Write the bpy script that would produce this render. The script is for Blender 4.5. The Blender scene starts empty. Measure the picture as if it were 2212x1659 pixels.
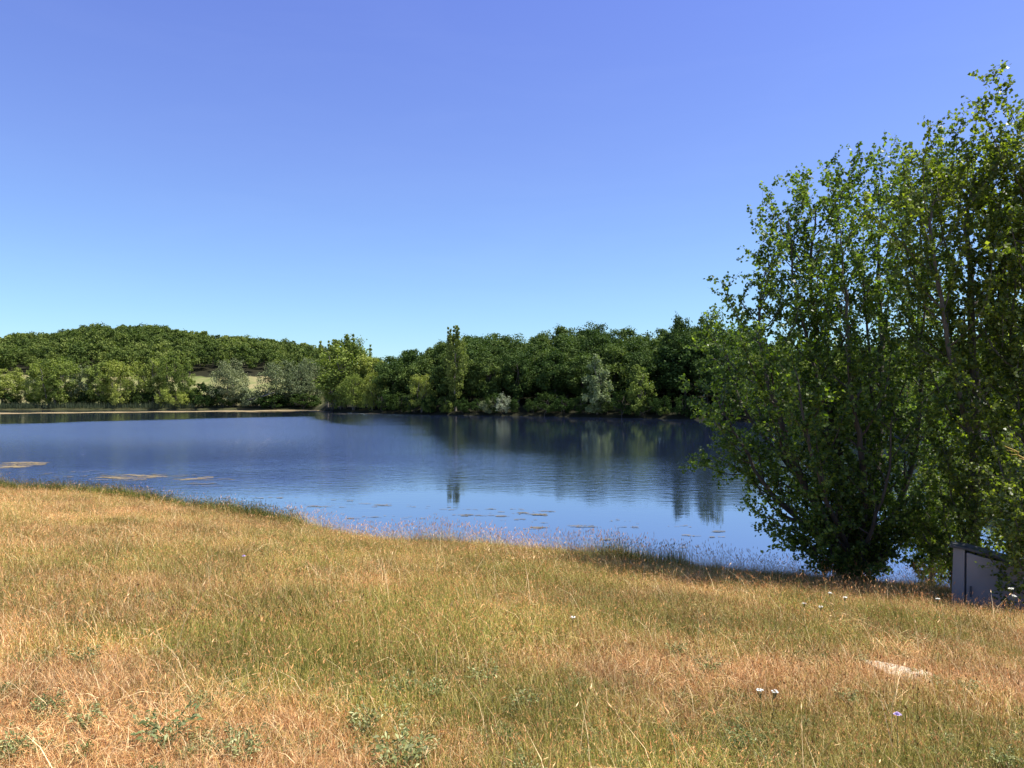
import bpy, math, random
import numpy as np
from mathutils import Vector

# ------------------------------------------------------------------ camera, world, sun, exposure
scene = bpy.context.scene
COL = scene.collection
CAMZ = 4.5                 # metres above the water surface (z = 0)
F = 1662.5                 # focal length in units of a 2212 px wide picture
CX, HY = 1106.0, 855.4     # picture column of the view axis, row of the horizon
cam = bpy.data.cameras.new('camera'); camo = bpy.data.objects.new('camera', cam); COL.objects.link(camo)
camo.location = (0, 0, CAMZ); camo.rotation_euler = (math.radians(90), 0, 0)
cam.sensor_width = 36; cam.lens = 36 * F / 2212; cam.shift_y = 25.9 / 2212
cam.clip_start = 0.1; cam.clip_end = 4000
scene.camera = camo

SUN_AZ, SUN_EL = math.radians(95), math.radians(60)   # azimuth clockwise from +Y (the view direction)
w = bpy.data.worlds.new('World'); scene.world = w; w.use_nodes = True
nt = w.node_tree; nt.nodes.clear()
sky = nt.nodes.new('ShaderNodeTexSky'); sky.sky_type = 'NISHITA'; sky.sun_disc = False
sky.sun_elevation = SUN_EL; sky.sun_rotation = SUN_AZ; sky.altitude = 200
sky.air_density = 1.0; sky.dust_density = 0.3; sky.ozone_density = 2.5
tint = nt.nodes.new('ShaderNodeMixRGB'); tint.blend_type = 'MULTIPLY'; tint.inputs[0].default_value = 1
tint.inputs[2].default_value = (1.10, 1.10, 1.10, 1)
geo_w = nt.nodes.new('ShaderNodeTexCoord'); sep = nt.nodes.new('ShaderNodeSeparateXYZ'); rw = nt.nodes.new('ShaderNodeValToRGB')
for p_, c_ in ((0.0, (0.68, 0.93, 1.08)), (0.11, (0.767, 0.94, 1.14)), (0.293, (0.92, 0.93, 1.31)), (0.457, (0.966, 0.916, 1.45)), (1.0, (1.0, 0.92, 1.5))):
    e_ = rw.color_ramp.elements.new(p_); e_.color = (*c_, 1)
rw.color_ramp.elements.remove(rw.color_ramp.elements[0]); rw.color_ramp.elements.remove(rw.color_ramp.elements[-1])
tint2 = nt.nodes.new('ShaderNodeMixRGB'); tint2.blend_type = 'MULTIPLY'; tint2.inputs[0].default_value = 1
nt.links.new(geo_w.outputs['Generated'], sep.inputs[0]); nt.links.new(sep.outputs[2], rw.inputs[0])
bg = nt.nodes.new('ShaderNodeBackground'); bg.inputs[1].default_value = 0.078
wo = nt.nodes.new('ShaderNodeOutputWorld')
nt.links.new(sky.outputs[0], tint.inputs[1]); nt.links.new(tint.outputs[0], tint2.inputs[1]); nt.links.new(rw.outputs[0], tint2.inputs[2]); mpw = nt.nodes.new('ShaderNodeMapping'); mpw.inputs['Scale'].default_value = (1.6, 2.2, 9); mpw.inputs['Rotation'].default_value = (0.15, 0.2, 0.3)
nw = nt.nodes.new('ShaderNodeTexNoise'); nw.inputs['Scale'].default_value = 2.2; nw.inputs['Detail'].default_value = 9; nw.inputs['Roughness'].default_value = 0.6; nw.inputs['Distortion'].default_value = 0.6
rc = nt.nodes.new('ShaderNodeMapRange'); rc.inputs[1].default_value = 0.48; rc.inputs[2].default_value = 0.85; rc.inputs[3].default_value = 0.0; rc.inputs[4].default_value = 0.014
mc = nt.nodes.new('ShaderNodeMixRGB'); mc.inputs[2].default_value = (9.0, 10.5, 12.0, 1)
nt.links.new(geo_w.outputs['Generated'], mpw.inputs[0]); nt.links.new(mpw.outputs[0], nw.inputs[0]); nt.links.new(nw.outputs[0], rc.inputs[0])
nt.links.new(rc.outputs[0], mc.inputs[0]); nt.links.new(tint2.outputs[0], mc.inputs[1]); nt.links.new(mc.outputs[0], bg.inputs[0]); nt.links.new(bg.outputs[0], wo.inputs[0])

sl = bpy.data.lights.new('sun', 'SUN'); sl.energy = 4.8; sl.angle = math.radians(0.53); sl.color = (1.0, 0.95, 0.87)
so = bpy.data.objects.new('sun', sl); COL.objects.link(so)
sd = Vector((math.sin(SUN_AZ) * math.cos(SUN_EL), math.cos(SUN_AZ) * math.cos(SUN_EL), math.sin(SUN_EL)))
so.rotation_euler = sd.to_track_quat('Z', 'Y').to_euler()
scene.view_settings.view_transform = 'Standard'; scene.view_settings.look = 'None'
scene.view_settings.exposure = 0.85; scene.view_settings.gamma = 1.0

# ------------------------------------------------------------------ helpers
def tag(o, label=None, cat=None, group=None, kind=None):
    if label: o['label'] = label
    if cat: o['category'] = cat
    if group: o['group'] = group
    if kind: o['kind'] = kind
    return o

def empty(name, loc, label, cat, group=None, rz=0.0):
    o = bpy.data.objects.new(name, None); COL.objects.link(o)
    o.location = loc; o.rotation_euler = (0, 0, rz); o.empty_display_size = 0.3
    return tag(o, label, cat, group)

def np_mesh(name, V, quads=None, tris=None, attrs=None, smooth=False):
    V = np.asarray(V, dtype=np.float32).reshape(-1, 3)
    q = np.zeros((0, 4), np.int32) if quads is None or len(quads) == 0 else np.asarray(quads, np.int32).reshape(-1, 4)
    t = np.zeros((0, 3), np.int32) if tris is None or len(tris) == 0 else np.asarray(tris, np.int32).reshape(-1, 3)
    me = bpy.data.meshes.new(name)
    me.vertices.add(len(V)); me.vertices.foreach_set('co', V.ravel())
    nl = q.size + t.size; me.loops.add(nl)
    me.loops.foreach_set('vertex_index', np.concatenate([q.ravel(), t.ravel()]))
    me.polygons.add(len(q) + len(t))
    starts = np.concatenate([np.arange(len(q)) * 4, q.size + np.arange(len(t)) * 3]).astype(np.int32)
    me.polygons.foreach_set('loop_start', starts)
    if smooth: me.polygons.foreach_set('use_smooth', np.ones(len(q) + len(t), bool))
    for k, (dom, arr) in (attrs or {}).items():
        a = me.attributes.new(k, 'FLOAT', dom); a.data.foreach_set('value', np.asarray(arr, np.float32))
    me.update(calc_edges=True); me.validate()
    return me

def mobj(name, me, mat, parent=None, link=True):
    o = bpy.data.objects.new(name, me)
    if mat and not me.materials: me.materials.append(mat)
    if link: COL.objects.link(o)
    if parent: o.parent = parent
    return o

def norm(v): return v / np.maximum(np.linalg.norm(v, axis=-1, keepdims=True), 1e-9)

def hash2(ix, iy, s):
    h = (ix * 374761393 + iy * 668265263 + s * 974711) & 0xffffffff
    h = ((h ^ (h >> 13)) * 1274126177) & 0xffffffff
    return ((h ^ (h >> 16)) & 0xffff) / 65535.0

def vnoise(x, y, s=0):
    x = np.asarray(x, float); y = np.asarray(y, float)
    ix = np.floor(x).astype(np.int64); iy = np.floor(y).astype(np.int64)
    fx = x - ix; fy = y - iy; fx = fx * fx * (3 - 2 * fx); fy = fy * fy * (3 - 2 * fy)
    return ((hash2(ix, iy, s) * (1 - fx) + hash2(ix + 1, iy, s) * fx) * (1 - fy)
            + (hash2(ix, iy + 1, s) * (1 - fx) + hash2(ix + 1, iy + 1, s) * fx) * fy)

def fnoise(x, y, s=0, o=4):
    r = 0; a = 0.5; f = 1
    for k in range(o):
        r = r + a * vnoise(x * f, y * f, s + k * 17); a *= 0.5; f *= 2.03
    return r

def sstep(a, b, x):
    t = np.clip((np.asarray(x, float) - a) / (b - a), 0, 1); return t * t * (3 - 2 * t)

# ------------------------------------------------------------------ the lie of the land
EDGE = [(-60, 1033), (0, 1038), (150, 1047), (300, 1061), (450, 1083), (560, 1101), (700, 1123), (850, 1145), (1000, 1153),
        (1150, 1161), (1300, 1174), (1450, 1189), (1600, 1202), (1700, 1212), (2000, 1230), (2212, 1256)]
_e = [(math.atan((x - CX) / F), 3.6 * F / (y - HY) / math.cos(math.atan((x - CX) / F))) for x, y in EDGE]
_nt = [math.radians(-180), math.radians(-84), math.radians(-70), math.radians(-50)] + [a for a, b in _e] + [math.radians(48), math.radians(60), math.radians(68), math.radians(73), math.radians(180)]
_nr = [1e4, 170, 100, 58] + [b for a, b in _e] + [17.5, 20, 26, 34, 1e4]
def rN(th): return np.exp(np.interp(th, _nt, np.log(_nr)))
SHORE = [(-60, 885), (0, 885), (400, 884.5), (675, 884.5), (705, 889), (760, 891.5), (830, 893.5), (1000, 897), (1200, 899.5), (1350, 902.5),
         (1500, 906), (1700, 915), (2000, 933), (2212, 955)]
_su = [-8, -2.4, -1.3] + [(x - CX) / F for x, y in SHORE] + [1.0, 1.7, 3.2, 8]
_sy = [20, 70, 150] + [CAMZ * F / (y - HY) for x, y in SHORE] + [42, 20, 10, 3]
def Ys(u): return np.interp(u, _su, _sy)
CREST_L = [(-300, 742), (-60, 738), (0, 735), (60, 728), (110, 733), (150, 718), (200, 711), (330, 711), (400, 722), (450, 727), (520, 735), (600, 742), (660, 754), (720, 768), (900, 800), (2400, 820)]
CREST_R = [(600, 800), (690, 775), (800, 763), (830, 768), (900, 750), (950, 735), (1010, 719), (1100, 717), (1150, 721), (1200, 702), (1250, 696),
           (1340, 700), (1400, 713), (1440, 706), (1470, 700), (1560, 700), (1700, 712), (1900, 706), (2212, 690), (2600, 640)]
def px_of(u): return CX + F * u
def crest_top(u, Y, right):
    c = CREST_R if right else CREST_L
    return CAMZ + (HY - np.interp(px_of(u), [a for a, b in c], [b for a, b in c])) / F * Y
YCL = 540.0
def height(X, Y):
    X = np.asarray(X, float); Y = np.asarray(Y, float)
    th = np.arctan2(X, Y); r = np.hypot(X, Y); n = rN(th)
    # the near meadow
    zn = 2.9 - 2.42 * np.clip(r / n, 0, 1) ** 1.12
    amp = np.clip(r / 3, 0, 1)
    zn = zn + (fnoise(X * 0.45 + 7, Y * 0.45, 3, 3) - 0.44) * 0.22 * amp + (fnoise(X * 2.1, Y * 2.1 + 3, 9, 2) - 0.38) * 0.05 * amp
    drop = sstep(0.0, 3.2, r - n)
    z = zn * (1 - drop) + (-1.8) * drop
    # beyond the water
    u = X / np.maximum(Y, 0.05); u = np.where(Y < 0.05, np.where(X > 0, 8, -8), np.clip(u, -8, 8))
    ys = Ys(u); d = (Y - ys)
    d = d / np.sqrt(1 + np.minimum(np.abs(u), 3) ** 2) * 1.0 + 0.0
    gl = np.maximum(crest_top(u, YCL, False) - 11, 3.0)
    t1 = np.clip(d / 26, 0, 1); t2 = np.clip((d - 26) / 40, 0, 1); t3 = np.clip((Y - (ys + 66)) / np.maximum(YCL - (ys + 66), 1), 0, 1)
    hl = 0.45 + 2.3 * t1 + 9.0 * t2 + (gl - 11.75) * np.sin(t3 * math.pi / 2)
    yc = ys + 55; gr = np.clip(crest_top(u, yc, True) - 15, 2, 30)
    hr = 0.45 + (gr - 0.45) * np.clip(d / 50, 0, 1)
    k = sstep(690, 790, px_of(u))
    hf = hl * (1 - k) + hr * k + (fnoise(X * 0.03, Y * 0.03, 5, 3) - 0.44) * 3.0 * np.clip(d / 30, 0, 1)
    s = sstep(-3.5, 0.0, d)
    far = np.where((np.abs(th) < math.radians(92)), s, 0) * (r > n + 2)
    z = z * (1 - far) + hf * far
    return z
def gz(x, y): return float(height(np.array([x]), np.array([y]))[0])
def at(px, Y): return ((px - CX) / F * Y)

# green-ness of the meadow, by place on the ground
def greenness(X, Y):
    z = height(X, Y)
    Yc = np.maximum(Y, 1.0)
    px = CX + F * X / Yc; py = HY + F * (CAMZ - z - 0.1) / Yc
    def blob(cx, cy, rx, ry): return np.exp(-(((px - cx) / rx) ** 2 + ((py - cy) / ry) ** 2))
    g = 0.36 + 0.5 * blob(650, 1380, 330, 90) + 0.35 * blob(1150, 1330, 330, 90) + 0.25 * blob(700, 1180, 400, 40) + 0.3 * blob(1850, 1340, 420, 45)
    g = g + 0.28 * blob(1150, 1230, 400, 40) + 0.22 * blob(1500, 1590, 400, 60) + 0.2 * blob(2050, 1620, 250, 60) + 0.22 * blob(800, 1490, 350, 50)
    g = g - 0.42 * blob(60, 1480, 300, 130) - 0.4 * blob(100, 1640, 420, 90) - 0.3 * blob(1950, 1430, 420, 50) - 0.22 * blob(1350, 1430, 220, 40) - 0.18 * blob(560, 1640, 200, 60)
    g = g - 0.12 * blob(1700, 1275, 500, 30) - 0.15 * blob(150, 1270, 250, 50)
    n = fnoise(X * 0.9 + 20, Y * 0.6, 31, 4) - 0.46
    n2 = fnoise(X * 3.1, Y * 2.4 + 9, 47, 3) - 0.44
    return np.clip(g + n * 1.05 + n2 * 0.85, 0, 1)

# ------------------------------------------------------------------ materials
def new_mat(name):
    m = bpy.data.materials.new(name); m.use_nodes = True; m.node_tree.nodes.clear()
    return m, m.node_tree
def N(t, typ, **kw):
    n = t.nodes.new(typ)
    for k, v in kw.items(): setattr(n, k, v)
    return n
def ramp(t, stops, src):
    r = N(t, 'ShaderNodeValToRGB'); e = r.color_ramp.elements
    while len(e) > 1: e.remove(e[-1])
    e[0].position = stops[0][0]; e[0].color = (*stops[0][1], 1)
    for p, c in stops[1:]:
        x = e.new(p); x.color = (*c, 1)
    t.links.new(src, r.inputs[0]); return r.outputs[0]
def mixc(t, a, b, fac, mode='MIX'):
    m = N(t, 'ShaderNodeMixRGB', blend_type=mode)
    for i, v in ((1, a), (2, b)):
        if isinstance(v, tuple): m.inputs[i].default_value = (*v, 1)
        else: t.links.new(v, m.inputs[i])
    if isinstance(fac, (int, float)): m.inputs[0].default_value = fac
    else: t.links.new(fac, m.inputs[0])
    return m.outputs[0]
def fattr(t, name, typ='GEOMETRY'):
    a = N(t, 'ShaderNodeAttribute', attribute_type=typ, attribute_name=name); return a.outputs['Fac']
def math_(t, op, a, b=None):
    m = N(t, 'ShaderNodeMath', operation=op)
    for i, v in ((0, a), (1, b)):
        if v is None: continue
        if isinstance(v, (int, float)): m.inputs[i].default_value = v
        else: t.links.new(v, m.inputs[i])
    return m.outputs[0]

def leaf_mat(name, dark, mid, light, transl=0.3, gloss=0.35, spec=0.4, objvar=0.35, tcol=(1.3, 1.5, 0.5)):
    m, t = new_mat(name)
    tone = fattr(t, 'tone')
    c = ramp(t, [(0.0, dark), (0.5, mid), (1.0, light)], tone)
    oi = N(t, 'ShaderNodeObjectInfo')
    v = math_(t, 'MULTIPLY_ADD', oi.outputs['Random'], objvar); v.node.inputs[2].default_value = 1 - objvar / 2
    hs = N(t, 'ShaderNodeHueSaturation'); t.links.new(c, hs.inputs['Color']); t.links.new(v, hs.inputs['Value'])
    hv = math_(t, 'MULTIPLY_ADD', oi.outputs['Random'], -0.03); hv.node.inputs[2].default_value = 0.515
    t.links.new(hv, hs.inputs['Hue'])
    p = N(t, 'ShaderNodeBsdfPrincipled'); t.links.new(hs.outputs[0], p.inputs['Base Color'])
    p.inputs['Roughness'].default_value = gloss; p.inputs['Specular IOR Level'].default_value = spec
    tr = N(t, 'ShaderNodeBsdfTranslucent')
    t.links.new(mixc(t, hs.outputs[0], tcol, 1.0, 'MULTIPLY'), tr.inputs[0])
    mx = N(t, 'ShaderNodeMixShader'); mx.inputs[0].default_value = transl
    t.links.new(p.outputs[0], mx.inputs[1]); t.links.new(tr.outputs[0], mx.inputs[2])
    o = N(t, 'ShaderNodeOutputMaterial'); t.links.new(mx.outputs[0], o.inputs[0])
    return m

def plain_mat(name, c1, c2, scale=8, rough=0.9, bump=0.3, metallic=0.0, stretch=(1, 1, 1), detail=6):
    m, t = new_mat(name)
    tc = N(t, 'ShaderNodeTexCoord'); mp = N(t, 'ShaderNodeMapping'); mp.inputs['Scale'].default_value = stretch
    t.links.new(tc.outputs['Object'], mp.inputs[0])
    n = N(t, 'ShaderNodeTexNoise'); n.inputs['Scale'].default_value = scale; n.inputs['Detail'].default_value = detail
    t.links.new(mp.outputs[0], n.inputs[0])
    c = ramp(t, [(0.3, c1), (0.7, c2)], n.outputs[0])
    p = N(t, 'ShaderNodeBsdfPrincipled'); t.links.new(c, p.inputs['Base Color']); p.inputs['Roughness'].default_value = rough
    p.inputs['Metallic'].default_value = metallic
    b = N(t, 'ShaderNodeBump'); b.inputs['Strength'].default_value = bump; b.inputs['Distance'].default_value = 0.02
    t.links.new(n.outputs[0], b.inputs['Height']); t.links.new(b.outputs[0], p.inputs['Normal'])
    o = N(t, 'ShaderNodeOutputMaterial'); t.links.new(p.outputs[0], o.inputs[0])
    return m

M = {}
M['oak'] = leaf_mat('oak_leaves', (0.018, 0.036, 0.008), (0.056, 0.092, 0.022), (0.145, 0.195, 0.045), 0.22, 0.7, 0.10, 0.5)
M['hill'] = leaf_mat('hill_leaves', (0.032, 0.058, 0.014), (0.074, 0.116, 0.026), (0.155, 0.20, 0.050), 0.22, 0.7, 0.10, 0.2)
M['light'] = leaf_mat('light_leaves', (0.080, 0.108, 0.022), (0.190, 0.230, 0.045), (0.34, 0.37, 0.095), 0.3, 0.65, 0.15, 0.35)
M['willow'] = leaf_mat('willow_leaves', (0.065, 0.086, 0.036), (0.155, 0.185, 0.082), (0.28, 0.31, 0.16), 0.25, 0.65, 0.2, 0.3, (1.1, 1.25, 0.8))
M['silver'] = leaf_mat('silver_leaves', (0.13, 0.15, 0.085), (0.25, 0.28, 0.165), (0.42, 0.45, 0.30), 0.25, 0.5, 0.35, 0.2, (1.1, 1.2, 0.9))
M['poplar'] = leaf_mat('poplar_leaves', (0.020, 0.038, 0.008), (0.084, 0.122, 0.026), (0.31, 0.36, 0.085), 0.44, 0.42, 0.35, 0.15, (1.7, 1.9, 0.35))
M['pale'] = leaf_mat('pale_leaves', (0.10, 0.13, 0.05), (0.20, 0.235, 0.105), (0.38, 0.41, 0.22), 0.25, 0.6, 0.2, 0.2)
M['mid'] = leaf_mat('mid_leaves', (0.050, 0.078, 0.017), (0.130, 0.165, 0.036), (0.27, 0.31, 0.075), 0.3, 0.65, 0.15, 0.25)
M['shrub'] = leaf_mat('shrub_leaves', (0.016, 0.032, 0.008), (0.034, 0.060, 0.014), (0.070, 0.105, 0.026), 0.2, 0.8, 0.05, 0.3)
M['reed'] = leaf_mat('reed_leaves', (0.025, 0.038, 0.02), (0.05, 0.065, 0.032), (0.10, 0.11, 0.055), 0.2, 0.6, 0.2, 0.1)
M['sage'] = leaf_mat('sage_leaves', (0.095, 0.12, 0.038), (0.22, 0.25, 0.09), (0.50, 0.50, 0.24), 0.15, 0.7, 0.2, 0.3, (1.1, 1.3, 0.8))
M['weed'] = leaf_mat('weed_leaves', (0.05, 0.09, 0.02), (0.10, 0.15, 0.04), (0.2, 0.25, 0.08), 0.25, 0.5, 0.4, 0.3)
M['bark'] = plain_mat('bark', (0.075, 0.062, 0.048), (0.17, 0.15, 0.12), 14, 0.95, 0.8, stretch=(1, 1, 0.25))
M['dark_bark'] = plain_mat('dark_bark', (0.045, 0.036, 0.028), (0.10, 0.085, 0.068), 10, 0.95, 0.8, stretch=(1, 1, 0.25))
M['dead'] = plain_mat('dead_wood', (0.25, 0.22, 0.19), (0.42, 0.38, 0.33), 9, 0.9, 0.5)
M['lichen'] = plain_mat('lichen_bark', (0.30, 0.21, 0.05), (0.52, 0.38, 0.09), 30, 0.95, 0.8)

def grass_mat():
    m, t = new_mat('grass_blades')
    tone = fattr(t, 'tone'); g = fattr(t, 'green', 'INSTANCER'); hgt = fattr(t, 'hgt')
    br = fattr(t, 'bright', 'INSTANCER')
    dry = ramp(t, [(0.0, (0.11, 0.040, 0.013)), (0.32, (0.38, 0.160, 0.052)), (0.68, (0.66, 0.355, 0.135)), (1.0, (0.90, 0.70, 0.38))], tone)
    grn = ramp(t, [(0.0, (0.040, 0.065, 0.010)), (0.4, (0.155, 0.165, 0.022)), (0.8, (0.38, 0.315, 0.060)), (1.0, (0.75, 0.58, 0.22))], tone)
    r2 = fattr(t, 'tone2')
    f = math_(t, 'ADD', g, math_(t, 'MULTIPLY', math_(t, 'SUBTRACT', r2, 0.5), 0.9)); f.node.use_clamp = True
    f2 = N(t, 'ShaderNodeMapRange', interpolation_type='SMOOTHSTEP'); f2.inputs[1].default_value = 0.18; f2.inputs[2].default_value = 0.62
    t.links.new(f, f2.inputs[0])
    c = mixc(t, dry, grn, f2.outputs[0])
    vm = N(t, 'ShaderNodeHueSaturation'); t.links.new(c, vm.inputs['Color']); t.links.new(br, vm.inputs['Value']); c = vm.outputs[0]
    p = N(t, 'ShaderNodeBsdfPrincipled'); t.links.new(c, p.inputs['Base Color']); p.inputs['Roughness'].default_value = 0.5
    p.inputs['Specular IOR Level'].default_value = 0.25
    tr = N(t, 'ShaderNodeBsdfTranslucent'); t.links.new(c, tr.inputs[0])
    mx = N(t, 'ShaderNodeMixShader'); mx.inputs[0].default_value = 0.05
    t.links.new(p.outputs[0], mx.inputs[1]); t.links.new(tr.outputs[0], mx.inputs[2])
    o = N(t, 'ShaderNodeOutputMaterial'); t.links.new(mx.outputs[0], o.inputs[0])
    return m
M['grass'] = grass_mat()

def ground_mat():
    m, t = new_mat('ground')
    geo = N(t, 'ShaderNodeNewGeometry')
    g = fattr(t, 'green'); far = fattr(t, 'far'); wood = fattr(t, 'wood')
    n = N(t, 'ShaderNodeTexNoise'); n.inputs['Scale'].default_value = 14; n.inputs['Detail'].default_value = 9; n.inputs['Roughness'].default_value = 0.7
    t.links.new(geo.outputs['Position'], n.inputs[0])
    dry = ramp(t, [(0.3, (0.08, 0.042, 0.020)), (0.52, (0.20, 0.11, 0.050)), (0.7, (0.38, 0.25, 0.12))], n.outputs[0])
    grn = ramp(t, [(0.3, (0.035, 0.04, 0.012)), (0.55, (0.09, 0.09, 0.026)), (0.72, (0.18, 0.16, 0.06))], n.outputs[0])
    c = mixc(t, dry, grn, g)
    n2 = N(t, 'ShaderNodeTexNoise'); n2.inputs['Scale'].default_value = 0.12; n2.inputs['Detail'].default_value = 10; n2.inputs['Roughness'].default_value = 0.65
    t.links.new(geo.outputs['Position'], n2.inputs[0])
    fm = ramp(t, [(0.35, (0.12, 0.15, 0.045)), (0.5, (0.20, 0.20, 0.08)), (0.65, (0.30, 0.245, 0.12))], n2.outputs[0])
    c = mixc(t, c, fm, far)
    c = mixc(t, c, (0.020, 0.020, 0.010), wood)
    p = N(t, 'ShaderNodeBsdfPrincipled'); t.links.new(c, p.inputs['Base Color']); p.inputs['Roughness'].default_value = 1.0
    p.inputs['Specular IOR Level'].default_value = 0.1
    b = N(t, 'ShaderNodeBump'); b.inputs['Strength'].default_value = 0.6; b.inputs['Distance'].default_value = 0.03
    t.links.new(n.outputs[0], b.inputs['Height']); t.links.new(b.outputs[0], p.inputs['Normal'])
    o = N(t, 'ShaderNodeOutputMaterial'); t.links.new(p.outputs[0], o.inputs[0])
    return m
M['ground'] = ground_mat()

def water_mat():
    m, t = new_mat('lake_water')
    geo = N(t, 'ShaderNodeNewGeometry')
    rip = fattr(t, 'ripple')
    def noise(sc, stretch, det, rough=0.55):
        mp = N(t, 'ShaderNodeMapping'); mp.inputs['Scale'].default_value = stretch
        mp.inputs['Rotation'].default_value = (0, 0, math.radians(12))
        t.links.new(geo.outputs['Position'], mp.inputs[0])
        n = N(t, 'ShaderNodeTexNoise'); n.inputs['Scale'].default_value = sc; n.inputs['Detail'].default_value = det; n.inputs['Roughness'].default_value = rough
        t.links.new(mp.outputs[0], n.inputs[0]); return n.outputs[0]
    w1 = noise(1.7, (0.6, 1, 1), 4); w2 = noise(7.0, (0.65, 1, 1), 3)
    patch = noise(0.035, (0.5, 1, 1), 3)
    h = math_(t, 'ADD', math_(t, 'MULTIPLY', w1, 1.0), math_(t, 'MULTIPLY', w2, 0.30))
    pr = N(t, 'ShaderNodeMapRange'); pr.inputs[1].default_value = 0.35; pr.inputs[2].default_value = 0.65; pr.inputs[3].default_value = 0.55; pr.inputs[4].default_value = 1.25
    t.links.new(patch, pr.inputs[0])
    amp = math_(t, 'MULTIPLY', rip, pr.outputs[0])
    h = math_(t, 'MULTIPLY', h, amp)
    b = N(t, 'ShaderNodeBump'); b.inputs['Strength'].default_value = 1.0; b.inputs['Distance'].default_value = 0.46
    t.links.new(h, b.inputs['Height'])
    p = N(t, 'ShaderNodeBsdfPrincipled'); p.inputs['Base Color'].default_value = (0.016, 0.026, 0.060, 1)
    t.links.new(math_(t, 'ADD', fattr(t, 'rough'), 0.02), p.inputs['Roughness']); p.inputs['IOR'].default_value = 3.4; p.inputs['Specular IOR Level'].default_value = 0.5
    t.links.new(b.outputs[0], p.inputs['Normal'])
    gl = N(t, 'ShaderNodeBsdfGlossy'); t.links.new(math_(t, 'ADD', fattr(t, 'rough'), 0.02), gl.inputs['Roughness']); t.links.new(b.outputs[0], gl.inputs['Normal'])
    gl.inputs['Color'].default_value = (0.92, 0.93, 1.0, 1)
    mx = N(t, 'ShaderNodeMixShader'); mx.inputs[0].default_value = 0.38; t.links.new(p.outputs[0], mx.inputs[1]); t.links.new(gl.outputs[0], mx.inputs[2])
    o = N(t, 'ShaderNodeOutputMaterial'); t.links.new(mx.outputs[0], o.inputs[0])
    return m
M['water'] = water_mat()

# ------------------------------------------------------------------ ground and water
def build_ground():
    th = np.radians(np.concatenate([np.arange(-180, -50, 2.0), np.arange(-50, 50, 0.35), np.arange(50, 180, 2.0)]))
    r = np.concatenate([np.arange(0.3, 12, 0.16), np.arange(12, 42, 0.3), np.geomspace(42, 130, 40)[:-1], np.arange(130, 420, 3.5), np.geomspace(421, 2500, 45)])
    T, R = np.meshgrid(th, r); X = R * np.sin(T); Y = R * np.cos(T); Z = height(X, Y)
    V = np.stack([X, Y, Z], -1).reshape(-1, 3); nr, nt_ = R.shape
    i = np.arange(nr - 1)[:, None] * nt_ + np.arange(nt_)[None, :]
    j = np.arange(nr - 1)[:, None] * nt_ + (np.arange(nt_)[None, :] + 1) % nt_
    Q = np.stack([i, j, j + nt_, i + nt_], -1).reshape(-1, 4)[:, ::-1]
    c = len(V); V = np.vstack([V, [[0, 0, 2.9]]]); k = np.arange(nt_); Tt = np.stack([np.full(nt_, c), (k + 1) % nt_, k], -1)
    x, y = V[:, 0], V[:, 1]; rr = np.hypot(x, y); far = (rr > rN(np.arctan2(x, y)) + 3.0).astype(float)
    u = np.where(y > 1, x / np.maximum(y, 1), 0)
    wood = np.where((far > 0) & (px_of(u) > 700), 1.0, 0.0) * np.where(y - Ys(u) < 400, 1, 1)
    wood = np.maximum(wood, np.where((y > 332) & (far > 0), 1.0, 0.0)); wood = np.maximum(wood, 0.8 * far * (1 - sstep(10, 18, y - Ys(u))))  # shore strip darkened in colour for plant cover and the shade under trees
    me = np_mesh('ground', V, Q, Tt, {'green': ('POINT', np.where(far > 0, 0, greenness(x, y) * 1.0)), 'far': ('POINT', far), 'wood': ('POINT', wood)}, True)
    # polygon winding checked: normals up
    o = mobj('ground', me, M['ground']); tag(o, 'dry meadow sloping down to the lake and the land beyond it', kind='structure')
    return o
build_ground()

def build_water():
    th = np.radians(np.arange(-95, 80, 1.0)); r = np.concatenate([[3], np.geomspace(8, 460, 160)])
    T, R = np.meshgrid(th, r); X = R * np.sin(T); Y = R * np.cos(T)
    n = rN(T); u = np.clip(X / np.maximum(Y, 0.1), -8, 8); ys = Ys(u); d2 = ys - Y
    px = px_of(u)
    wob = (fnoise(X * 0.06, Y * 0.12, 71, 3) - 0.46)
    a = 0.03 + 0.97 * sstep(36, 58, Y * (1 + 0.5 * wob) + 0.006 * (1106 - px) + 14 * sstep(900, 1400, px))
    a = a * (1 - 0.97 * (1 - sstep(-4, 4, d2 - 136 + 46 * np.clip(px / 690, 0, 1) + 24 * wob)) * (1 - sstep(700, 840, px)))     # sheltered strip along the left shore
    a = a * (1 - (0.80 + 0.15 * sstep(45, 80, Y)) * sstep(560, 980, px)) * (1 - 0.80 * sstep(900, 1250, px))
    Vv = np.stack([X, Y, np.zeros_like(X)], -1).reshape(-1, 3); nr, nn = R.shape
    i = (np.arange(nr - 1)[:, None] * nn + np.arange(nn - 1)[None, :]); Q = np.stack([i, i + nn, i + nn + 1, i + 1], -1).reshape(-1, 4)
    me = np_mesh('water', Vv, Q[:, ::-1], None, {'ripple': ('POINT', (a * (1 - 0.30 * sstep(50, 110, Y))).ravel()), 'rough': ('POINT', (0.17 * a * sstep(36, 90, Y)).ravel())}, True)
    o = mobj('water', me, M['water']); tag(o, 'calm blue lake with light ripples', kind='structure')
build_water()

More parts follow.
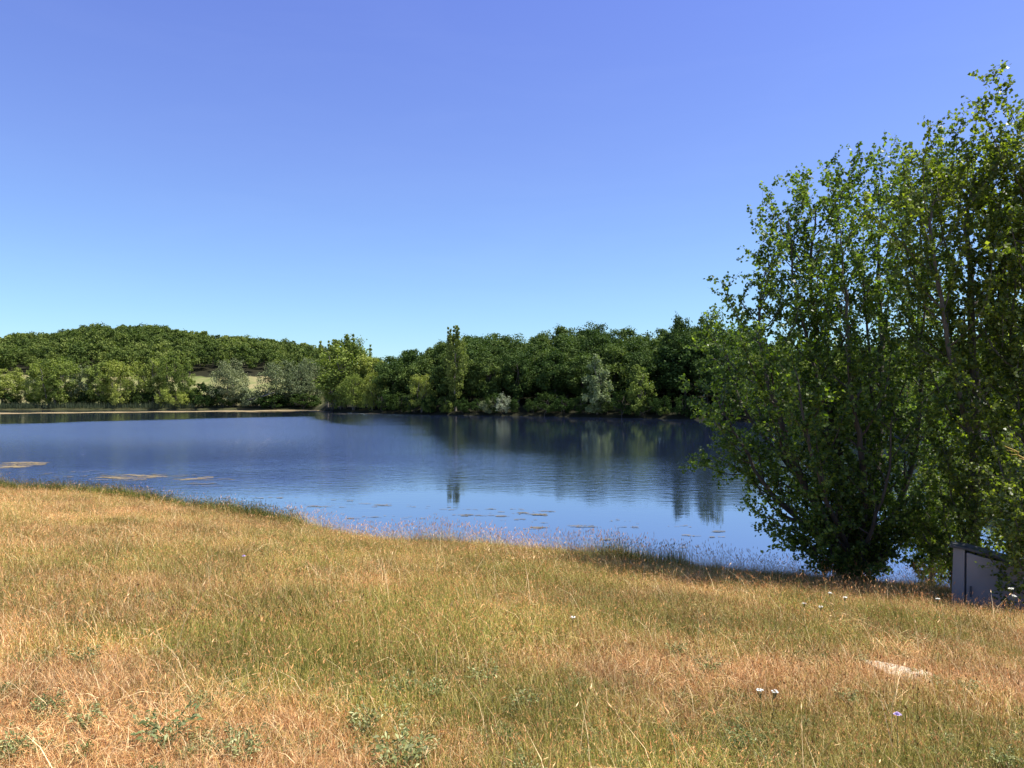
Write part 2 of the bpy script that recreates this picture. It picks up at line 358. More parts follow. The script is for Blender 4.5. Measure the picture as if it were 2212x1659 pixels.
# ------------------------------------------------------------------ tubes and leaves
class Geo:
    def __init__(s): s.V = []; s.Q = []; s.T = []; s.n = 0; s.aq = []; s.at = []
    def add(s, V, Q=None, T=None, aq=None, at=None):
        V = np.asarray(V, float).reshape(-1, 3)
        if Q is not None and len(Q): s.Q.append(np.asarray(Q) + s.n); s.aq.append(np.zeros(len(Q)) if aq is None else aq)
        if T is not None and len(T): s.T.append(np.asarray(T) + s.n); s.at.append(np.zeros(len(T)) if at is None else at)
        s.V.append(V); s.n += len(V)
    def tube(s, P, R, sides=6, cap=True):
        P = np.asarray(P, float); R = np.asarray(R, float); n = len(P)
        D = norm(np.gradient(P, axis=0)); a = np.array([1.0, 0, 0]) if abs(D[0][0]) < 0.8 else np.array([0, 1.0, 0])
        U = norm(np.cross(D, a)); W_ = np.cross(D, U); k = np.arange(sides) / sides * 2 * math.pi
        V = P[:, None] + R[:, None, None] * (U[:, None] * np.cos(k)[None, :, None] + W_[:, None] * np.sin(k)[None, :, None])
        i = np.arange(n - 1)[:, None] * sides + np.arange(sides)[None]; j = np.arange(n - 1)[:, None] * sides + (np.arange(sides)[None] + 1) % sides
        s.add(V.reshape(-1, 3), np.stack([i, j, j + sides, i + sides], -1).reshape(-1, 4))
    def mesh(s, name, smooth=False, tone=True):
        V = np.vstack(s.V); Q = np.vstack(s.Q) if s.Q else None; T = np.vstack(s.T) if s.T else None
        at = {'tone': ('FACE', np.concatenate(([*s.aq] if s.Q else []) + ([*s.at] if s.T else [])))} if tone else None
        return np_mesh(name, V, Q, T, at, smooth)

def leaves(rng, P, nrm_bias, size, aspect=0.75, tone=None, spread=1.0):
    """kite shaped leaf quads at the points P; nrm_bias: preferred normals"""
    n = len(P)
    nn = norm(nrm_bias + spread * rng.normal(size=(n, 3)) * 0.6)
    a = norm(np.cross(nn, rng.normal(size=(n, 3)))); b = np.cross(nn, a)
    L = size * (0.7 + 0.6 * rng.random(n))[:, None]; Wd = L * aspect * 0.5
    V = np.stack([P - a * L * 0.5, P - a * L * 0.08 + b * Wd + nn * L * 0.08, P + a * L * 0.5 - nn * L * 0.06, P - a * L * 0.08 - b * Wd + nn * L * 0.08], 1)
    Q = np.arange(n * 4).reshape(n, 4)
    t = rng.random(n) if tone is None else tone
    return V.reshape(-1, 3), Q, t

def clump_crown(g, rng, centers, radii, per, size, up=0.5, flat=0.8):
    C = np.repeat(centers, per, 0); Rr = np.repeat(radii, per)[:, None]
    d = norm(rng.normal(size=C.shape)); d[:, 2] *= flat
    rad = rng.random((len(C), 1)) ** 0.45
    P = C + d * Rr * rad * (1 + 0.18 * rng.normal(size=(len(C), 1)))
    tc = np.repeat(rng.random(len(centers)), per)
    tone = np.clip(0.25 + 0.35 * tc + 0.4 * (rng.random(len(C)) - 0.3), 0, 1)
    V, Q, t = leaves(rng, P, norm(d) * 0.8 + np.array([0, 0, up]), size, 0.9, tone)
    g.add(V, Q, aq=t)

def limb(rng, a, b, r0, r1, n=6, wob=0.06):
    t = np.linspace(0, 1, n)[:, None]; a = np.array(a, float); b = np.array(b, float); L = np.linalg.norm(b - a)
    P = a + (b - a) * t + rng.normal(size=(n, 3)) * wob * L * (t * (1 - t) * 4) ** 0.5 * np.array([1, 1, 0.3])
    return P, r0 + (r1 - r0) * t[:, 0]

def make_far_tree(kind, seed):
    """unit: a tree about 15 m tall (poplar 22 m); returns trunk and crown meshes"""
    rng = np.random.default_rng(seed); tr = Geo(); g = Geo()
    if kind == 'oak':
        H, cz, rx, rz, nc, per, size, cr = 15, 8.3, 5.2, 6.3, 84, 112, 0.42, (0.9, 1.9)
    elif kind == 'light':
        H, cz, rx, rz, nc, per, size, cr = 15, 8.0, 4.0, 6.6, 105, 80, 0.34, (0.6, 1.3)
    elif kind == 'airy':
        H, cz, rx, rz, nc, per, size, cr = 15, 8.6, 3.5, 6.0, 75, 60, 0.32, (0.5, 1.1)
    elif kind == 'willow':
        H, cz, rx, rz, nc, per, size, cr = 15, 7.3, 5.4, 7.0, 120, 85, 0.34, (0.9, 1.7)
    elif kind == 'poplar':
        H, cz, rx, rz, nc, per, size, cr = 22, 12.0, 3.0, 9.8, 125, 65, 0.38, (0.6, 1.2)
    elif kind == 'cone':
        H, cz, rx, rz, nc, per, size, cr = 15, 7.0, 3.0, 7.6, 80, 70, 0.36, (0.55, 1.1)
    elif kind == 'bush':
        H, cz, rx, rz, nc, per, size, cr = 5, 2.4, 2.9, 2.5, 34, 70, 0.30, (0.5, 1.0)
    d = norm(rng.normal(size=(nc, 3))); rad = (0.35 + 0.6 * rng.random(nc) ** 0.5)[:, None]
    lob = 1 + 0.22 * np.sin(d[:, :1] * 3 + seed) * np.cos(d[:, 1:2] * 4 + seed * 2)
    c = d * rad * lob * np.array([rx, rx, rz]); c[:, 2] += cz
    if kind in ('cone', 'poplar'):
        t = np.clip((c[:, 2] - 0.12 * H) / (0.9 * H), 0, 1); f = 1.25 * (1 - t) ** 0.55 + 0.12
        if kind == 'poplar': f = 0.55 + 0.75 * np.sin(np.clip(t, 0, 1) * math.pi) ** 0.7
        c[:, :2] *= f[:, None]
    rr = cr[0] + (cr[1] - cr[0]) * rng.random(nc)
    if kind == 'poplar':      # leading shoots at the top
        for k in range(7):
            x, y = rng.normal(size=2) * 1.1; top = H * (0.88 + 0.12 * rng.random()); m = 5
            c = np.vstack([c, np.stack([np.full(m, x), np.full(m, y), np.linspace(top - 4.5, top - 0.3, m)], -1)]); rr = np.concatenate([rr, np.linspace(0.75, 0.3, m)])
    if kind == 'airy':
        for k in range(9):
            x, y = rng.normal(size=2) * 1.7; top = H * (0.85 + 0.15 * rng.random()); m = 4
            c = np.vstack([c, np.stack([np.full(m, x), np.full(m, y), np.linspace(top - 2.6, top - 0.2, m)], -1)]); rr = np.concatenate([rr, np.linspace(0.6, 0.25, m)])
    lo = {'oak': 1.6, 'light': 1.2, 'airy': 2.2, 'willow': 0.6, 'poplar': 0.5, 'cone': 0.6, 'bush': 0.3}[kind]
    c[:, 2] = np.maximum(c[:, 2], lo + 0.5 * rr)
    clump_crown(g, rng, c, rr, per, size, 0.5, 0.75 if kind == 'oak' else 1.0)
    nst = 1 if kind in ('oak', 'poplar', 'cone') else rng.integers(2, 4)
    for s in range(nst):
        off = rng.normal(size=2) * (0.0 if nst == 1 else 0.6); tx = rng.normal(size=2) * rx * (0.12 if nst == 1 else 0.4)
        P, R = limb(rng, (off[0], off[1], -0.6), (tx[0], tx[1], H * 0.8), 0.021 * H / nst ** 0.5, 0.05, 9, 0.03); tr.tube(P, R, 7)
        for k in range(9 if nst == 1 else 5):
            i = rng.integers(2, 8); e = c[rng.integers(0, len(c))]
            if e[2] < P[i][2] - 0.5: continue
            Q_, R_ = limb(rng, P[i], e, R[i] * 0.55, 0.03, 5, 0.08); tr.tube(Q_, R_, 5)
    return tr.mesh('trunk', True, False), g.mesh('crown')

TREES = {}
def tree_meshes(kind, leafmat, var):
    key = (kind, leafmat, var)
    if key not in TREES:
        a, b = make_far_tree(kind, sum(map(ord, kind)) + var * 31)
        a.materials.append(M['dark_bark'] if kind in ('oak', 'bush') else M['bark']); b.materials.append(M[leafmat]); TREES[key] = (a, b)
    return TREES[key]
BASEH = {'oak': 15, 'light': 15, 'airy': 15, 'willow': 15, 'poplar': 22, 'cone': 15, 'bush': 5}
def place_tree(name, kind, leafmat, var, x, y, h, label, cat, group=None, wide=1.0, rz=0.0, z=None):
    z = gz(x, y) - 0.05 if z is None else z
    o = empty(name, (x, y, z), label, cat, group, rz)
    s = h / BASEH[kind] * 1.0; o.scale = (s * wide, s * wide, s)
    a, b = tree_meshes(kind, leafmat, var)
    mobj('trunk', a, None, o); mobj('crown', b, None, o)
    return o

rnd = random.Random(5)
def shore_tree(name, kind, lm, px, top, back, label, cat='tree', width=None, group=None, var=None):
    """a tree whose top shows at picture row 'top', standing 'back' metres behind the far waterline"""
    u = (px - CX) / F; Y = float(Ys(u)) + back; x = u * Y; z = gz(x, Y)
    h = CAMZ + (HY - top) / F * Y - z
    base_w = {'oak': 10.5, 'light': 7.8, 'airy': 7.2, 'willow': 11.5, 'poplar': 7.5, 'cone': 7.5, 'bush': 6.4}[kind] * h / BASEH[kind]
    wd = 1.0 if width is None else (width * (1.22 if px < 690 else 1.0) / F * Y) / base_w
    return place_tree(name, kind, lm, rnd.randrange(3) if var is None else var, x, Y, h, label, cat, group, wd, rnd.random() * 6.28, z - 0.1)

G_L = 'trees along the far left shore'
LEFT = [
 ('deciduous_tree', 'light', 'light', 14, 792, 7, 60, 'bright green tree at the left edge of the far shore, behind the reeds'),
 ('willow_tree', 'willow', 'willow', 64, 804, 16, 46, 'low grey-green tree set back in the gap beside the small left pasture'),
 ('deciduous_tree', 'light', 'light', 96, 776, 6, 56, 'leafy light green tree just right of the small left pasture'),
 ('deciduous_tree', 'light', 'light', 134, 769, 5, 60, 'broad light green tree with a dark shaded foot, second from the left pasture'),
 ('bare_tree', 'airy', 'willow', 178, 787, 7, 46, 'thin greyish tree with bare twigs between leafier green ones'),
 ('deciduous_tree', 'light', 'light', 214, 778, 6, 44, 'slim light green tree right of the thin greyish tree'),
 ('deciduous_tree', 'light', 'light', 252, 773, 8, 52, 'full light green tree in the middle of the left shore row'),
 ('deciduous_tree', 'airy', 'light', 294, 778, 6, 46, 'open light green tree with several dark stems in the left shore row'),
 ('deciduous_tree', 'light', 'light', 332, 768, 8, 44, 'tall pale green tree left of the sparse yellowish one'),
 ('deciduous_tree', 'airy', 'light', 368, 760, 6, 44, 'tallest and sparsest yellowish tree of the left shore row'),
 ('deciduous_tree', 'airy', 'light', 402, 778, 5, 34, 'narrow tree with a clear dark trunk left of the pale hill pasture'),
 ('bush', 'bush', 'light', 352, 836, 2, 40, 'yellow-green bush under the pale trees of the left shore row'),
 ('bush', 'bush', 'light', 388, 848, 1, 40, 'low bright bush at the foot of the narrow tree with clear trunk'),
 ('bush', 'bush', 'light', 256, 838, 2, 34, 'small light bush in front of the full light green tree'),
 ('bush', 'bush', 'shrub', 446, 826, 3, 52, 'dark green bush left of the silvery willow'),
 ('willow_tree', 'willow', 'willow', 497, 774, 5, 70, 'silvery grey-green willow in front of the pale hill pasture'),
 ('bush', 'bush', 'willow', 545, 838, 3, 50, 'low silvery bush right of the silvery willow'),
 ('willow_tree', 'willow', 'willow', 604, 777, 6, 78, 'wide rounded grey-green willow right of the hill pasture'),
 ('willow_tree', 'willow', 'willow', 645, 786, 5, 56, 'grey-green willow between the wide rounded one and the tall feathery trees'),
 ('willow_tree', 'willow', 'willow', 676, 767, 12, 60, 'taller dull green willow just left of the tall feathery trees'),
 ('bush', 'bush', 'shrub', 590, 852, 2, 70, 'dark low bush under the wide rounded willow'),
 ('bush', 'bush', 'shrub', 660, 850, 1, 70, 'dark low bush at the waterline left of the tall feathery trees'),
 # the spur
 ('poplar_tree', 'airy', 'light', 716, 733, 14, 70, 'feathery poplar, leftmost of the three tall ones on the wooded spur'),
 ('poplar_tree', 'airy', 'light', 748, 720, 16, 74, 'tallest middle poplar of the three on the wooded spur'),
 ('poplar_tree', 'airy', 'light', 775, 727, 15, 60, 'feathery poplar, rightmost of the three tall ones on the wooded spur'),
 ('deciduous_tree', 'light', 'light', 746, 738, 8, 118, 'bright yellow-green tree in front of the three tall poplars'),
 ('deciduous_tree', 'light', 'light', 800, 762, 14, 74, 'round mid green tree where the spur meets the dark wood'),
 ('willow_tree', 'willow', 'willow', 737, 800, 5, 40, 'small grey-green tree at the foot of the bright yellow-green one'),
 ('bush', 'bush', 'light', 723, 814, 2, 66, 'big round bright bush at the tip of the wooded spur'),
 ('willow_tree', 'willow', 'light', 764, 800, 3, 66, 'dull green rounded tree on the waterline of the spur'),
 ('deciduous_tree', 'willow', 'light', 806, 798, 4, 62, 'yellow-green rounded tree on the waterline beside the dark wood'),
 # in front of the dark wood
 ('deciduous_tree', 'light', 'light', 912, 803, 1.0, 52, 'small yellow-green tree standing out before the dark wood'),
 ('bush', 'bush', 'light', 930, 858, 0.8, 50, 'bright bush overhanging the water before the dark wood'),
 ('poplar_tree', 'poplar', 'mid', 984, 700, 3, 52, 'very tall slender poplar rising above the dark wood'),
 ('bush', 'bush', 'light', 966, 866, 0.8, 34, 'low bush left of the foot of the very tall slender poplar'),
 ('bush', 'bush', 'shrub', 1003, 868, 0.8, 34, 'dark low bush right of the foot of the very tall slender poplar'),
 ('bush', 'bush', 'silver', 1086, 850, 0.5, 38, 'small silvery white bush on the waterline of the dark wood'),
 ('bush', 'bush', 'willow', 1052, 862, 0.6, 40, 'dull grey bush left of the small silvery white one'),
 ('poplar_tree', 'cone', 'pale', 1290, 757, 1.2, 70, 'pale silvery cone-shaped poplar in front of the dark wood'),
 ('poplar_tree', 'cone', 'light', 1382, 782, 1, 68, 'green cone-shaped poplar right of the pale silvery one'),
 ('bush', 'bush', 'light', 1432, 878, 1.5, 30, 'tiny bright bush on the waterline right of the green cone-shaped poplar'),
 ('oak_tree', 'oak', 'oak', 1468, 676, 14, 66, 'tall dark gappy tree, left one of two at the right end of the far wood'),
 ('oak_tree', 'oak', 'oak', 1528, 664, 15, 78, 'tallest dark spreading tree at the right end of the far wood'),
]
for (name, kind, lm, px, top, back, wd, label) in LEFT:
    shore_tree(name, kind, lm, px, top, back, label, 'bush' if name == 'bush' else 'tree', wd, G_L if px < 690 and name != 'bush' else None)

# the dark oak wood on the right-hand shore: rows climbing from the water
k = 0
for row in range(8):
    px = 826 + rnd.random() * 20 - row * 3
    while px < 2420:
        back = 10.5 + row * 8.5 + rnd.uniform(-2.5, 2.5)
        u = (px - CX) / F; Y = float(Ys(u)) + back; x = u * Y; z = gz(x, Y)
        top = float(crest_top(u, float(Ys(u)) + 55, True)); hh = max(11.0, min(19.0, top - gz(u * (float(Ys(u)) + 52), float(Ys(u)) + 52)))
        h = hh * rnd.uniform(0.84, 1.03) * (0.94 if row == 0 else 1.0)
        if px > 1600: h *= 0.8
        kind = 'oak'; lm = 'oak' if px < 1620 else rnd.choice(['oak', 'light'])
        place_tree('oak_tree', kind, lm, rnd.randrange(4), x, Y, h, 'dark green broadleaf tree in the dense wood on the right-hand far shore' if lm == 'oak' else 'paler green tree in the wood seen through the near poplars',
                   'tree', 'trees of the dense wood on the right-hand shore', rnd.uniform(0.95, 1.25), rnd.random() * 6.28, z - 0.2)
        px += rnd.uniform(6.6, 8.6) / Y * F * (1.0 + 0.05 * row)
# understory along its waterline
px = 832
while px < 2300:
    u = (px - CX) / F; Y = float(Ys(u)) + rnd.uniform(0.4, 2.2)
    place_tree('bush', 'bush', 'shrub', rnd.randrange(3), u * Y, Y, rnd.uniform(3.0, 5.0), 'dark shaded bush along the waterline of the dense wood', 'bush', 'dark bushes under the dense wood', 1.05, rnd.random() * 6.28)
    px += rnd.uniform(3.4, 4.8) / Y * F
px = 20
while px < 690:
    u = (px - CX) / F; Y = float(Ys(u)) + rnd.uniform(1.5, 9)
    place_tree('bush', 'bush', 'shrub', rnd.randrange(3), u * Y, Y, rnd.uniform(3.0, 5.5), 'dark bush under the trees of the far left shore', 'bush', 'dark bushes under the left shore trees', 1.1, rnd.random() * 6.28)
    px += rnd.uniform(2.2, 4.2) / Y * F * (5 if 20 < px < 75 else 1)

px = 84
while px < 420:
    u = (px - CX) / F; Y = float(Ys(u)) + rnd.uniform(6, 16)
    place_tree('bush', 'bush', 'light', rnd.randrange(3), u * Y, Y, rnd.uniform(4.5, 7.5), 'light green thicket filling in behind the stems of the left shore trees', 'bush', 'light thickets of the left shore', 1.1, rnd.random() * 6.28)
    px += rnd.uniform(3, 5.5) / Y * F

# the wood on the hill: far off, reads as one mass
def hill_wood():
    rng = np.random.default_rng(11); g = Geo(); n = 0
    protos = []
    for v in range(5):
        r = np.random.default_rng(200 + v); nc = 42
        d = norm(r.normal(size=(nc, 3))); c = d * (0.45 + 0.5 * r.random((nc, 1))) * np.array([4.6, 4.6, 4.2]); c[:, 2] = np.maximum(c[:, 2] + 6.4, 2.0)
        gg = Geo(); clump_crown(gg, r, c, 0.7 + 0.75 * r.random(nc), 32, 0.62, 0.5, 0.8)
        protos.append((np.vstack(gg.V), np.vstack(gg.Q), np.concatenate(gg.aq)))
    for Y0 in np.arange(324, 570, 8.0):
        for px in np.arange(-330, 840, 8.0 / Y0 * F):
            Y = Y0 + rng.uniform(-3.2, 3.2); p = px + rng.uniform(-3, 3) / Y * F; u = (p - CX) / F; X = u * Y
            if p > 760: continue
            lim = 326 + 14 * float(fnoise(X * 0.03, Y * 0.0 + 3, 77, 2)) + (10 if 420 < p < 590 else 0)
            if Y < lim: continue
            s = rng.uniform(0.68, 1.22); V, Q, t = protos[rng.integers(0, 5)]; a = rng.uniform(0, 6.28); ca, sa = math.cos(a), math.sin(a)
            W_ = V * s; W_ = np.stack([W_[:, 0] * ca - W_[:, 1] * sa + X, W_[:, 0] * sa + W_[:, 1] * ca + Y, W_[:, 2] + gz(X, Y) - 0.3], -1)
            g.add(W_, Q, aq=np.clip(t + rng.normal() * 0.17 + 0.9 * (float(fnoise(X * 0.022, Y * 0.022, 88, 3)) - 0.46), 0, 1)); n += 1
    print('hill trees', n)
    o = mobj('forest', g.mesh('forest'), M['hill']); tag(o, 'dense green wood covering the rounded hill behind the left shore', 'forest', kind='stuff')
hill_wood()

# fallen trunk among the willows, reeds on the left shore
def fallen():
    u = (560 - CX) / F; Y = float(Ys(u)) + 1.5; g = Geo(); rng = np.random.default_rng(4)
    P, R = limb(rng, (-4, 0, 3.0), (5, 0.5, 5.6), 0.28, 0.10, 8, 0.05); g.tube(P, R, 7)
    P2, R2 = limb(rng, P[5], (3.6, -1, 6.8), 0.09, 0.03, 5, 0.05); g.tube(P2, R2, 5)
    o = mobj('fallen_trunk', g.mesh('fallen_trunk', True, False), M['dead']); o.location = (u * Y, Y, gz(u * Y, Y) - 0.4)
    tag(o, 'pale bare trunk leaning out of the bushes right of the silvery willow', 'fallen tree')
fallen()

# ------------------------------------------------------------------ blades, tufts and scattering
def blades(rng, n, hmin, hmax, width, spread, lean, droop=0.5, base=None):
    """returns V, Q, T, tone per blade"""
    b = np.zeros((n, 3)); b[:, :2] = rng.normal(size=(n, 2)) * spread if base is None else base
    a = rng.random(n) * 2 * math.pi; L = hmin + (hmax - hmin) * rng.random(n) ** 1.3
    ln = np.abs(rng.normal(size=n)) * lean; d = np.stack([np.cos(a), np.sin(a), np.zeros(n)], -1)
    s = np.stack([-np.sin(a + rng.normal(size=n) * 0.8), np.cos(a), np.zeros(n)], -1); s = norm(s)
    p1 = b + d * (L * np.sin(ln) * 0.5)[:, None]; p1[:, 2] = L * np.cos(ln) * 0.55
    l2 = np.minimum(ln * (1 + droop * 2) + 0.15 * droop, 1.9)
    p2 = p1 + d * (L * np.sin(l2) * 0.5)[:, None]; p2[:, 2] = np.maximum(p1[:, 2] + L * np.cos(l2) * 0.5, 0.01)
    w = (width * (0.7 + 0.6 * rng.random(n)))[:, None]
    V = np.stack([b - s * w * 0.5, b + s * w * 0.5, p1 + s * w * 0.42, p1 - s * w * 0.42, p2], 1).reshape(-1, 3)
    i = np.arange(n)[:, None] * 5
    return V, i + np.array([[0, 1, 2, 3]]), i + np.array([[3, 2, 4]]), p2, norm(p2 - p1)

def seed_heads(rng, tips, dirs, L, Wd):
    n = len(tips); s = norm(np.cross(dirs, rng.normal(size=(n, 3)))); s2 = np.cross(dirs, s)
    a = tips - dirs * L * 0.3; e = tips + dirs * L * 0.7; m = tips + dirs * L * 0.1
    V = np.concatenate([np.stack([a, m + s * Wd, e, m - s * Wd], 1), np.stack([a, m + s2 * Wd, e, m - s2 * Wd], 1)], 0).reshape(-1, 3)
    return V, np.arange(2 * n * 4).reshape(-1, 4)

def tuft(seed, spec, name):
    rng = np.random.default_rng(seed); V = []; Q = []; T = []; tq = []; tt = []; t2q = []; t2t = []; off = 0
    for sp in spec:
        n = sp['n']; v, q, t, tips, dirs = blades(rng, n, *sp['h'], sp['w'], sp['s'], sp['lean'], sp.get('droop', 0.5))
        lo, hi = sp.get('tone', (0, 1)); tn = lo + (hi - lo) * rng.random(n); t2 = rng.random(n) * 0.9 + sp.get('g', 0.05)
        V.append(v); Q.append(q + off); T.append(t + off); off += len(v); tq.append(tn); tt.append(tn); t2q.append(t2); t2t.append(t2)
        if 'head' in sp:
            k = np.arange(n); v, q = seed_heads(rng, tips[k], dirs[k], sp['head'][0], sp['head'][1])
            V.append(v); Q.append(q + off); off += len(v); hn = np.full(2 * n, sp['head'][2]) + 0.25 * rng.random(2 * n); tq.append(hn); t2q.append(np.zeros(2 * n) + sp['head'][3])
    Tt = np.vstack(T); Qq = np.vstack(Q)
    me = np_mesh(name, np.vstack(V), Qq, Tt, {'tone': ('FACE', np.concatenate(tq + tt)), 'tone2': ('FACE', np.concatenate(t2q + t2t))})
    return me

def scatter(name, P, rot, scl, var, green, meshes, mat, label, kind='stuff', cat=None, bright=None):
    bright = np.ones(len(P)) if bright is None else bright
    coll = bpy.data.collections.new(name + '_kinds')
    for i, me in enumerate(meshes):
        me.materials.clear(); me.materials.append(mat if not isinstance(mat, list) else mat[i]); ob = bpy.data.objects.new('%s_kind_%02d' % (name, i), me); coll.objects.link(ob)
    me = bpy.data.meshes.new(name); n = len(P)
    me.vertices.add(n); me.vertices.foreach_set('co', np.asarray(P, np.float32).ravel())
    for an, ty, arr, fld in (('rot', 'FLOAT_VECTOR', rot, 'vector'), ('scl', 'FLOAT_VECTOR', scl, 'vector'), ('var', 'INT', var, 'value'), ('green', 'FLOAT', green, 'value'), ('bright', 'FLOAT', bright, 'value')):
        a = me.attributes.new(an, ty, 'POINT'); a.data.foreach_set(fld, np.asarray(arr, np.int32 if ty == 'INT' else np.float32).ravel())
    o = bpy.data.objects.new(name, me); COL.objects.link(o); me.materials.append(mat if not isinstance(mat, list) else mat[0])
    ng = bpy.data.node_groups.new(name, 'GeometryNodeTree')
    ng.interface.new_socket('Geometry', in_out='INPUT', socket_type='NodeSocketGeometry'); ng.interface.new_socket('Geometry', in_out='OUTPUT', socket_type='NodeSocketGeometry')
    gi = ng.nodes.new('NodeGroupInput'); go = ng.nodes.new('NodeGroupOutput'); ip = ng.nodes.new('GeometryNodeInstanceOnPoints')
    ci = ng.nodes.new('GeometryNodeCollectionInfo'); ci.inputs['Collection'].default_value = coll; ci.inputs['Separate Children'].default_value = True; ci.inputs['Reset Children'].default_value = True
    def na(nm, dt):
        x = ng.nodes.new('GeometryNodeInputNamedAttribute'); x.data_type = dt; x.inputs['Name'].default_value = nm; return x.outputs['Attribute']
    e2r = ng.nodes.new('FunctionNodeEulerToRotation')
    ng.links.new(na('rot', 'FLOAT_VECTOR'), e2r.inputs[0]); ip.inputs['Pick Instance'].default_value = True
    ng.links.new(gi.outputs[0], ip.inputs['Points']); ng.links.new(ci.outputs[0], ip.inputs['Instance']); ng.links.new(na('var', 'INT'), ip.inputs['Instance Index'])
    ng.links.new(e2r.outputs[0], ip.inputs['Rotation']); ng.links.new(na('scl', 'FLOAT_VECTOR'), ip.inputs['Scale']); ng.links.new(ip.outputs[0], go.inputs[0])
    md = o.modifiers.new('scatter', 'NODES'); md.node_group = ng
    tag(o, label, cat, kind=kind); return o

def sample_meadow(rng, n, rmin, inset, density_pow=1.0, tmax=47):
    """points on the meadow, density falling with distance"""
    th = np.radians(rng.uniform(-tmax, tmax, n)); R1 = np.minimum(rN(th) + inset, 60)
    k = rng.random(n); r = (rmin ** density_pow + k * (R1 ** density_pow - rmin ** density_pow)) ** (1 / density_pow)
    # weight so that long azimuths get their share
    keep = rng.random(n) < np.clip(R1 ** density_pow / 45 ** density_pow, 0.0, 1)
    th, r = th[keep], r[keep]; X = r * np.sin(th); Y = r * np.cos(th)
    return X, Y, r, th

SLAB = (at(1962, 7.05), 7.05)
def meadow():
    kinds = []
    S = dict
    for v in range(4):   # 0-3 matted short dry grass
        kinds.append(tuft(10 + v, [S(n=84, h=(0.06, 0.22), w=0.0023, s=0.11, lean=1.05, droop=0.7, tone=(0.05, 1.0)), S(n=22, h=(0.07, 0.2), w=0.0021, s=0.08, lean=0.4, tone=(0.1, 1.0), g=0.15)], 'short_grass'))
    for v in range(4):   # 4-7 mid height grass with fine heads
        kinds.append(tuft(30 + v, [S(n=60, h=(0.06, 0.25), w=0.0024, s=0.11, lean=0.7, tone=(0, 1.0), g=0.2), S(n=9, h=(0.16, 0.34), w=0.0018, s=0.10, lean=0.35, droop=0.6, tone=(0.35, 1.0), head=(0.030, 0.0022, 0.55, -0.3))], 'meadow_grass'))
    for v in range(3):   # 8-10 tall stalks with seed heads
        kinds.append(tuft(50 + v, [S(n=6, h=(0.32, 0.58), w=0.0024, s=0.12, lean=0.3, droop=0.7, tone=(0.35, 0.95), head=(0.060, 0.0034, 0.5, -0.4)), S(n=24, h=(0.1, 0.3), w=0.0032, s=0.10, lean=0.55, tone=(0.1, 0.9), g=0.1)], 'tall_grass'))
    for v in range(2):   # 11-12 sedge, green
        kinds.append(tuft(70 + v, [S(n=46, h=(0.18, 0.46), w=0.0055, s=0.12, lean=0.25, tone=(0, 0.6), g=0.35), S(n=6, h=(0.3, 0.55), w=0.003, s=0.10, lean=0.2, tone=(0.1, 0.4), head=(0.05, 0.005, 0.0, -0.1))], 'sedge'))
    for v in range(2):   # 13-14 long arching pale stems
        kinds.append(tuft(80 + v, [S(n=4, h=(0.45, 0.75), w=0.0034, s=0.06, lean=0.8, droop=0.5, tone=(0.75, 1.0), g=-0.6, head=(0.06, 0.004, 0.75, -0.8))], 'arching_stem'))
    for v in range(2):   # 15-16 dark plantain heads on thin stalks
        kinds.append(tuft(90 + v, [S(n=3, h=(0.25, 0.42), w=0.0022, s=0.14, lean=0.12, droop=0.1, tone=(0.0, 0.25), head=(0.028, 0.0045, -0.3, -0.9))], 'plantain_stem'))
    rng = np.random.default_rng(99)
    X, Y, r, th = sample_meadow(rng, 150000, 2.3, 0.45, 1.55)
    # side margins, thinner
    g = greenness(X, Y); n = len(X); e = rN(th) - r; q = rng.random(n)
    tall = np.clip(fnoise(X * 0.5, Y * 0.5, 61, 3) * 1.6 - 0.45, 0, 1)
    pxs = CX + F * X / Y
    var = np.where(q < 0.55 - 0.35 * g - 0.2 * tall, rng.integers(0, 4, n), np.where(q < 0.95, rng.integers(4, 8, n), rng.integers(8, 11, n)))
    edge = e < 0.8 + 0.5 * rng.random(n)
    var = np.where(edge & (rng.random(n) < 0.35), rng.integers(8, 11, n), var)
    sed = (e < 0.7) & (pxs < 640) & (rng.random(n) < 0.7) | (e < 0.8) & (pxs > 1300) & (pxs < 1480) & (rng.random(n) < 0.12)
    var = np.where(sed, rng.integers(11, 13, n), var); g = np.where(sed, 0.9, g)
    var = np.where((~edge) & (rng.random(n) < 0.006), rng.integers(13, 15, n), var)
    dk = (rng.random(n) < 0.010 + 0.03 * ((pxs > 1500) & (r < 9))) & ~edge
    var = np.where(dk, rng.integers(15, 17, n), var)
    s = rng.uniform(0.75, 1.25, n) * (1 + 0.10 * tall) * np.where(r < 6, 0.8, 1.0)
    # flatter, shorter sward where it is driest and nearest
    hs = s * (0.55 + 0.45 * g) * np.where(edge, 1.1, 1.0) * np.where(edge & (var >= 8) & (var < 11), 1.15, 1.0)
    ws = s * (1 + np.clip((r - 10) / 25, 0, 0.45))
    keep = ~((np.abs(X - SLAB[0]) < 0.26) & (np.abs(Y - SLAB[1] + 0.70 * (X - SLAB[0]) + 0.08) < 0.30) & (rng.random(n) < 0.95))
    keep &= ~((np.abs(X - BOX[0]) < 0.75) & (np.abs(Y - BOX[1]) < 0.42))
    Z = height(X, Y); keep &= Z > -0.05
    P = np.stack([X, Y, Z - 0.01], -1)[keep]
    # lodged patches: grass laid over by wind and feet; colour drifts from patch to patch
    lod = 0.75 * np.clip(fnoise(X * 0.7 + 40, Y * 0.7, 151, 3) * 2.6 - 1.05, 0, 1); dr = fnoise(X * 0.35, Y * 0.35 + 70, 161, 2) * 12.6; yaw = rng.random(n) * 6.28
    tx, ty = lod * np.cos(dr), lod * np.sin(dr)
    rot = np.stack([rng.normal(size=n) * 0.08 + tx, rng.normal(size=n) * 0.08 + ty, yaw], -1)[keep]
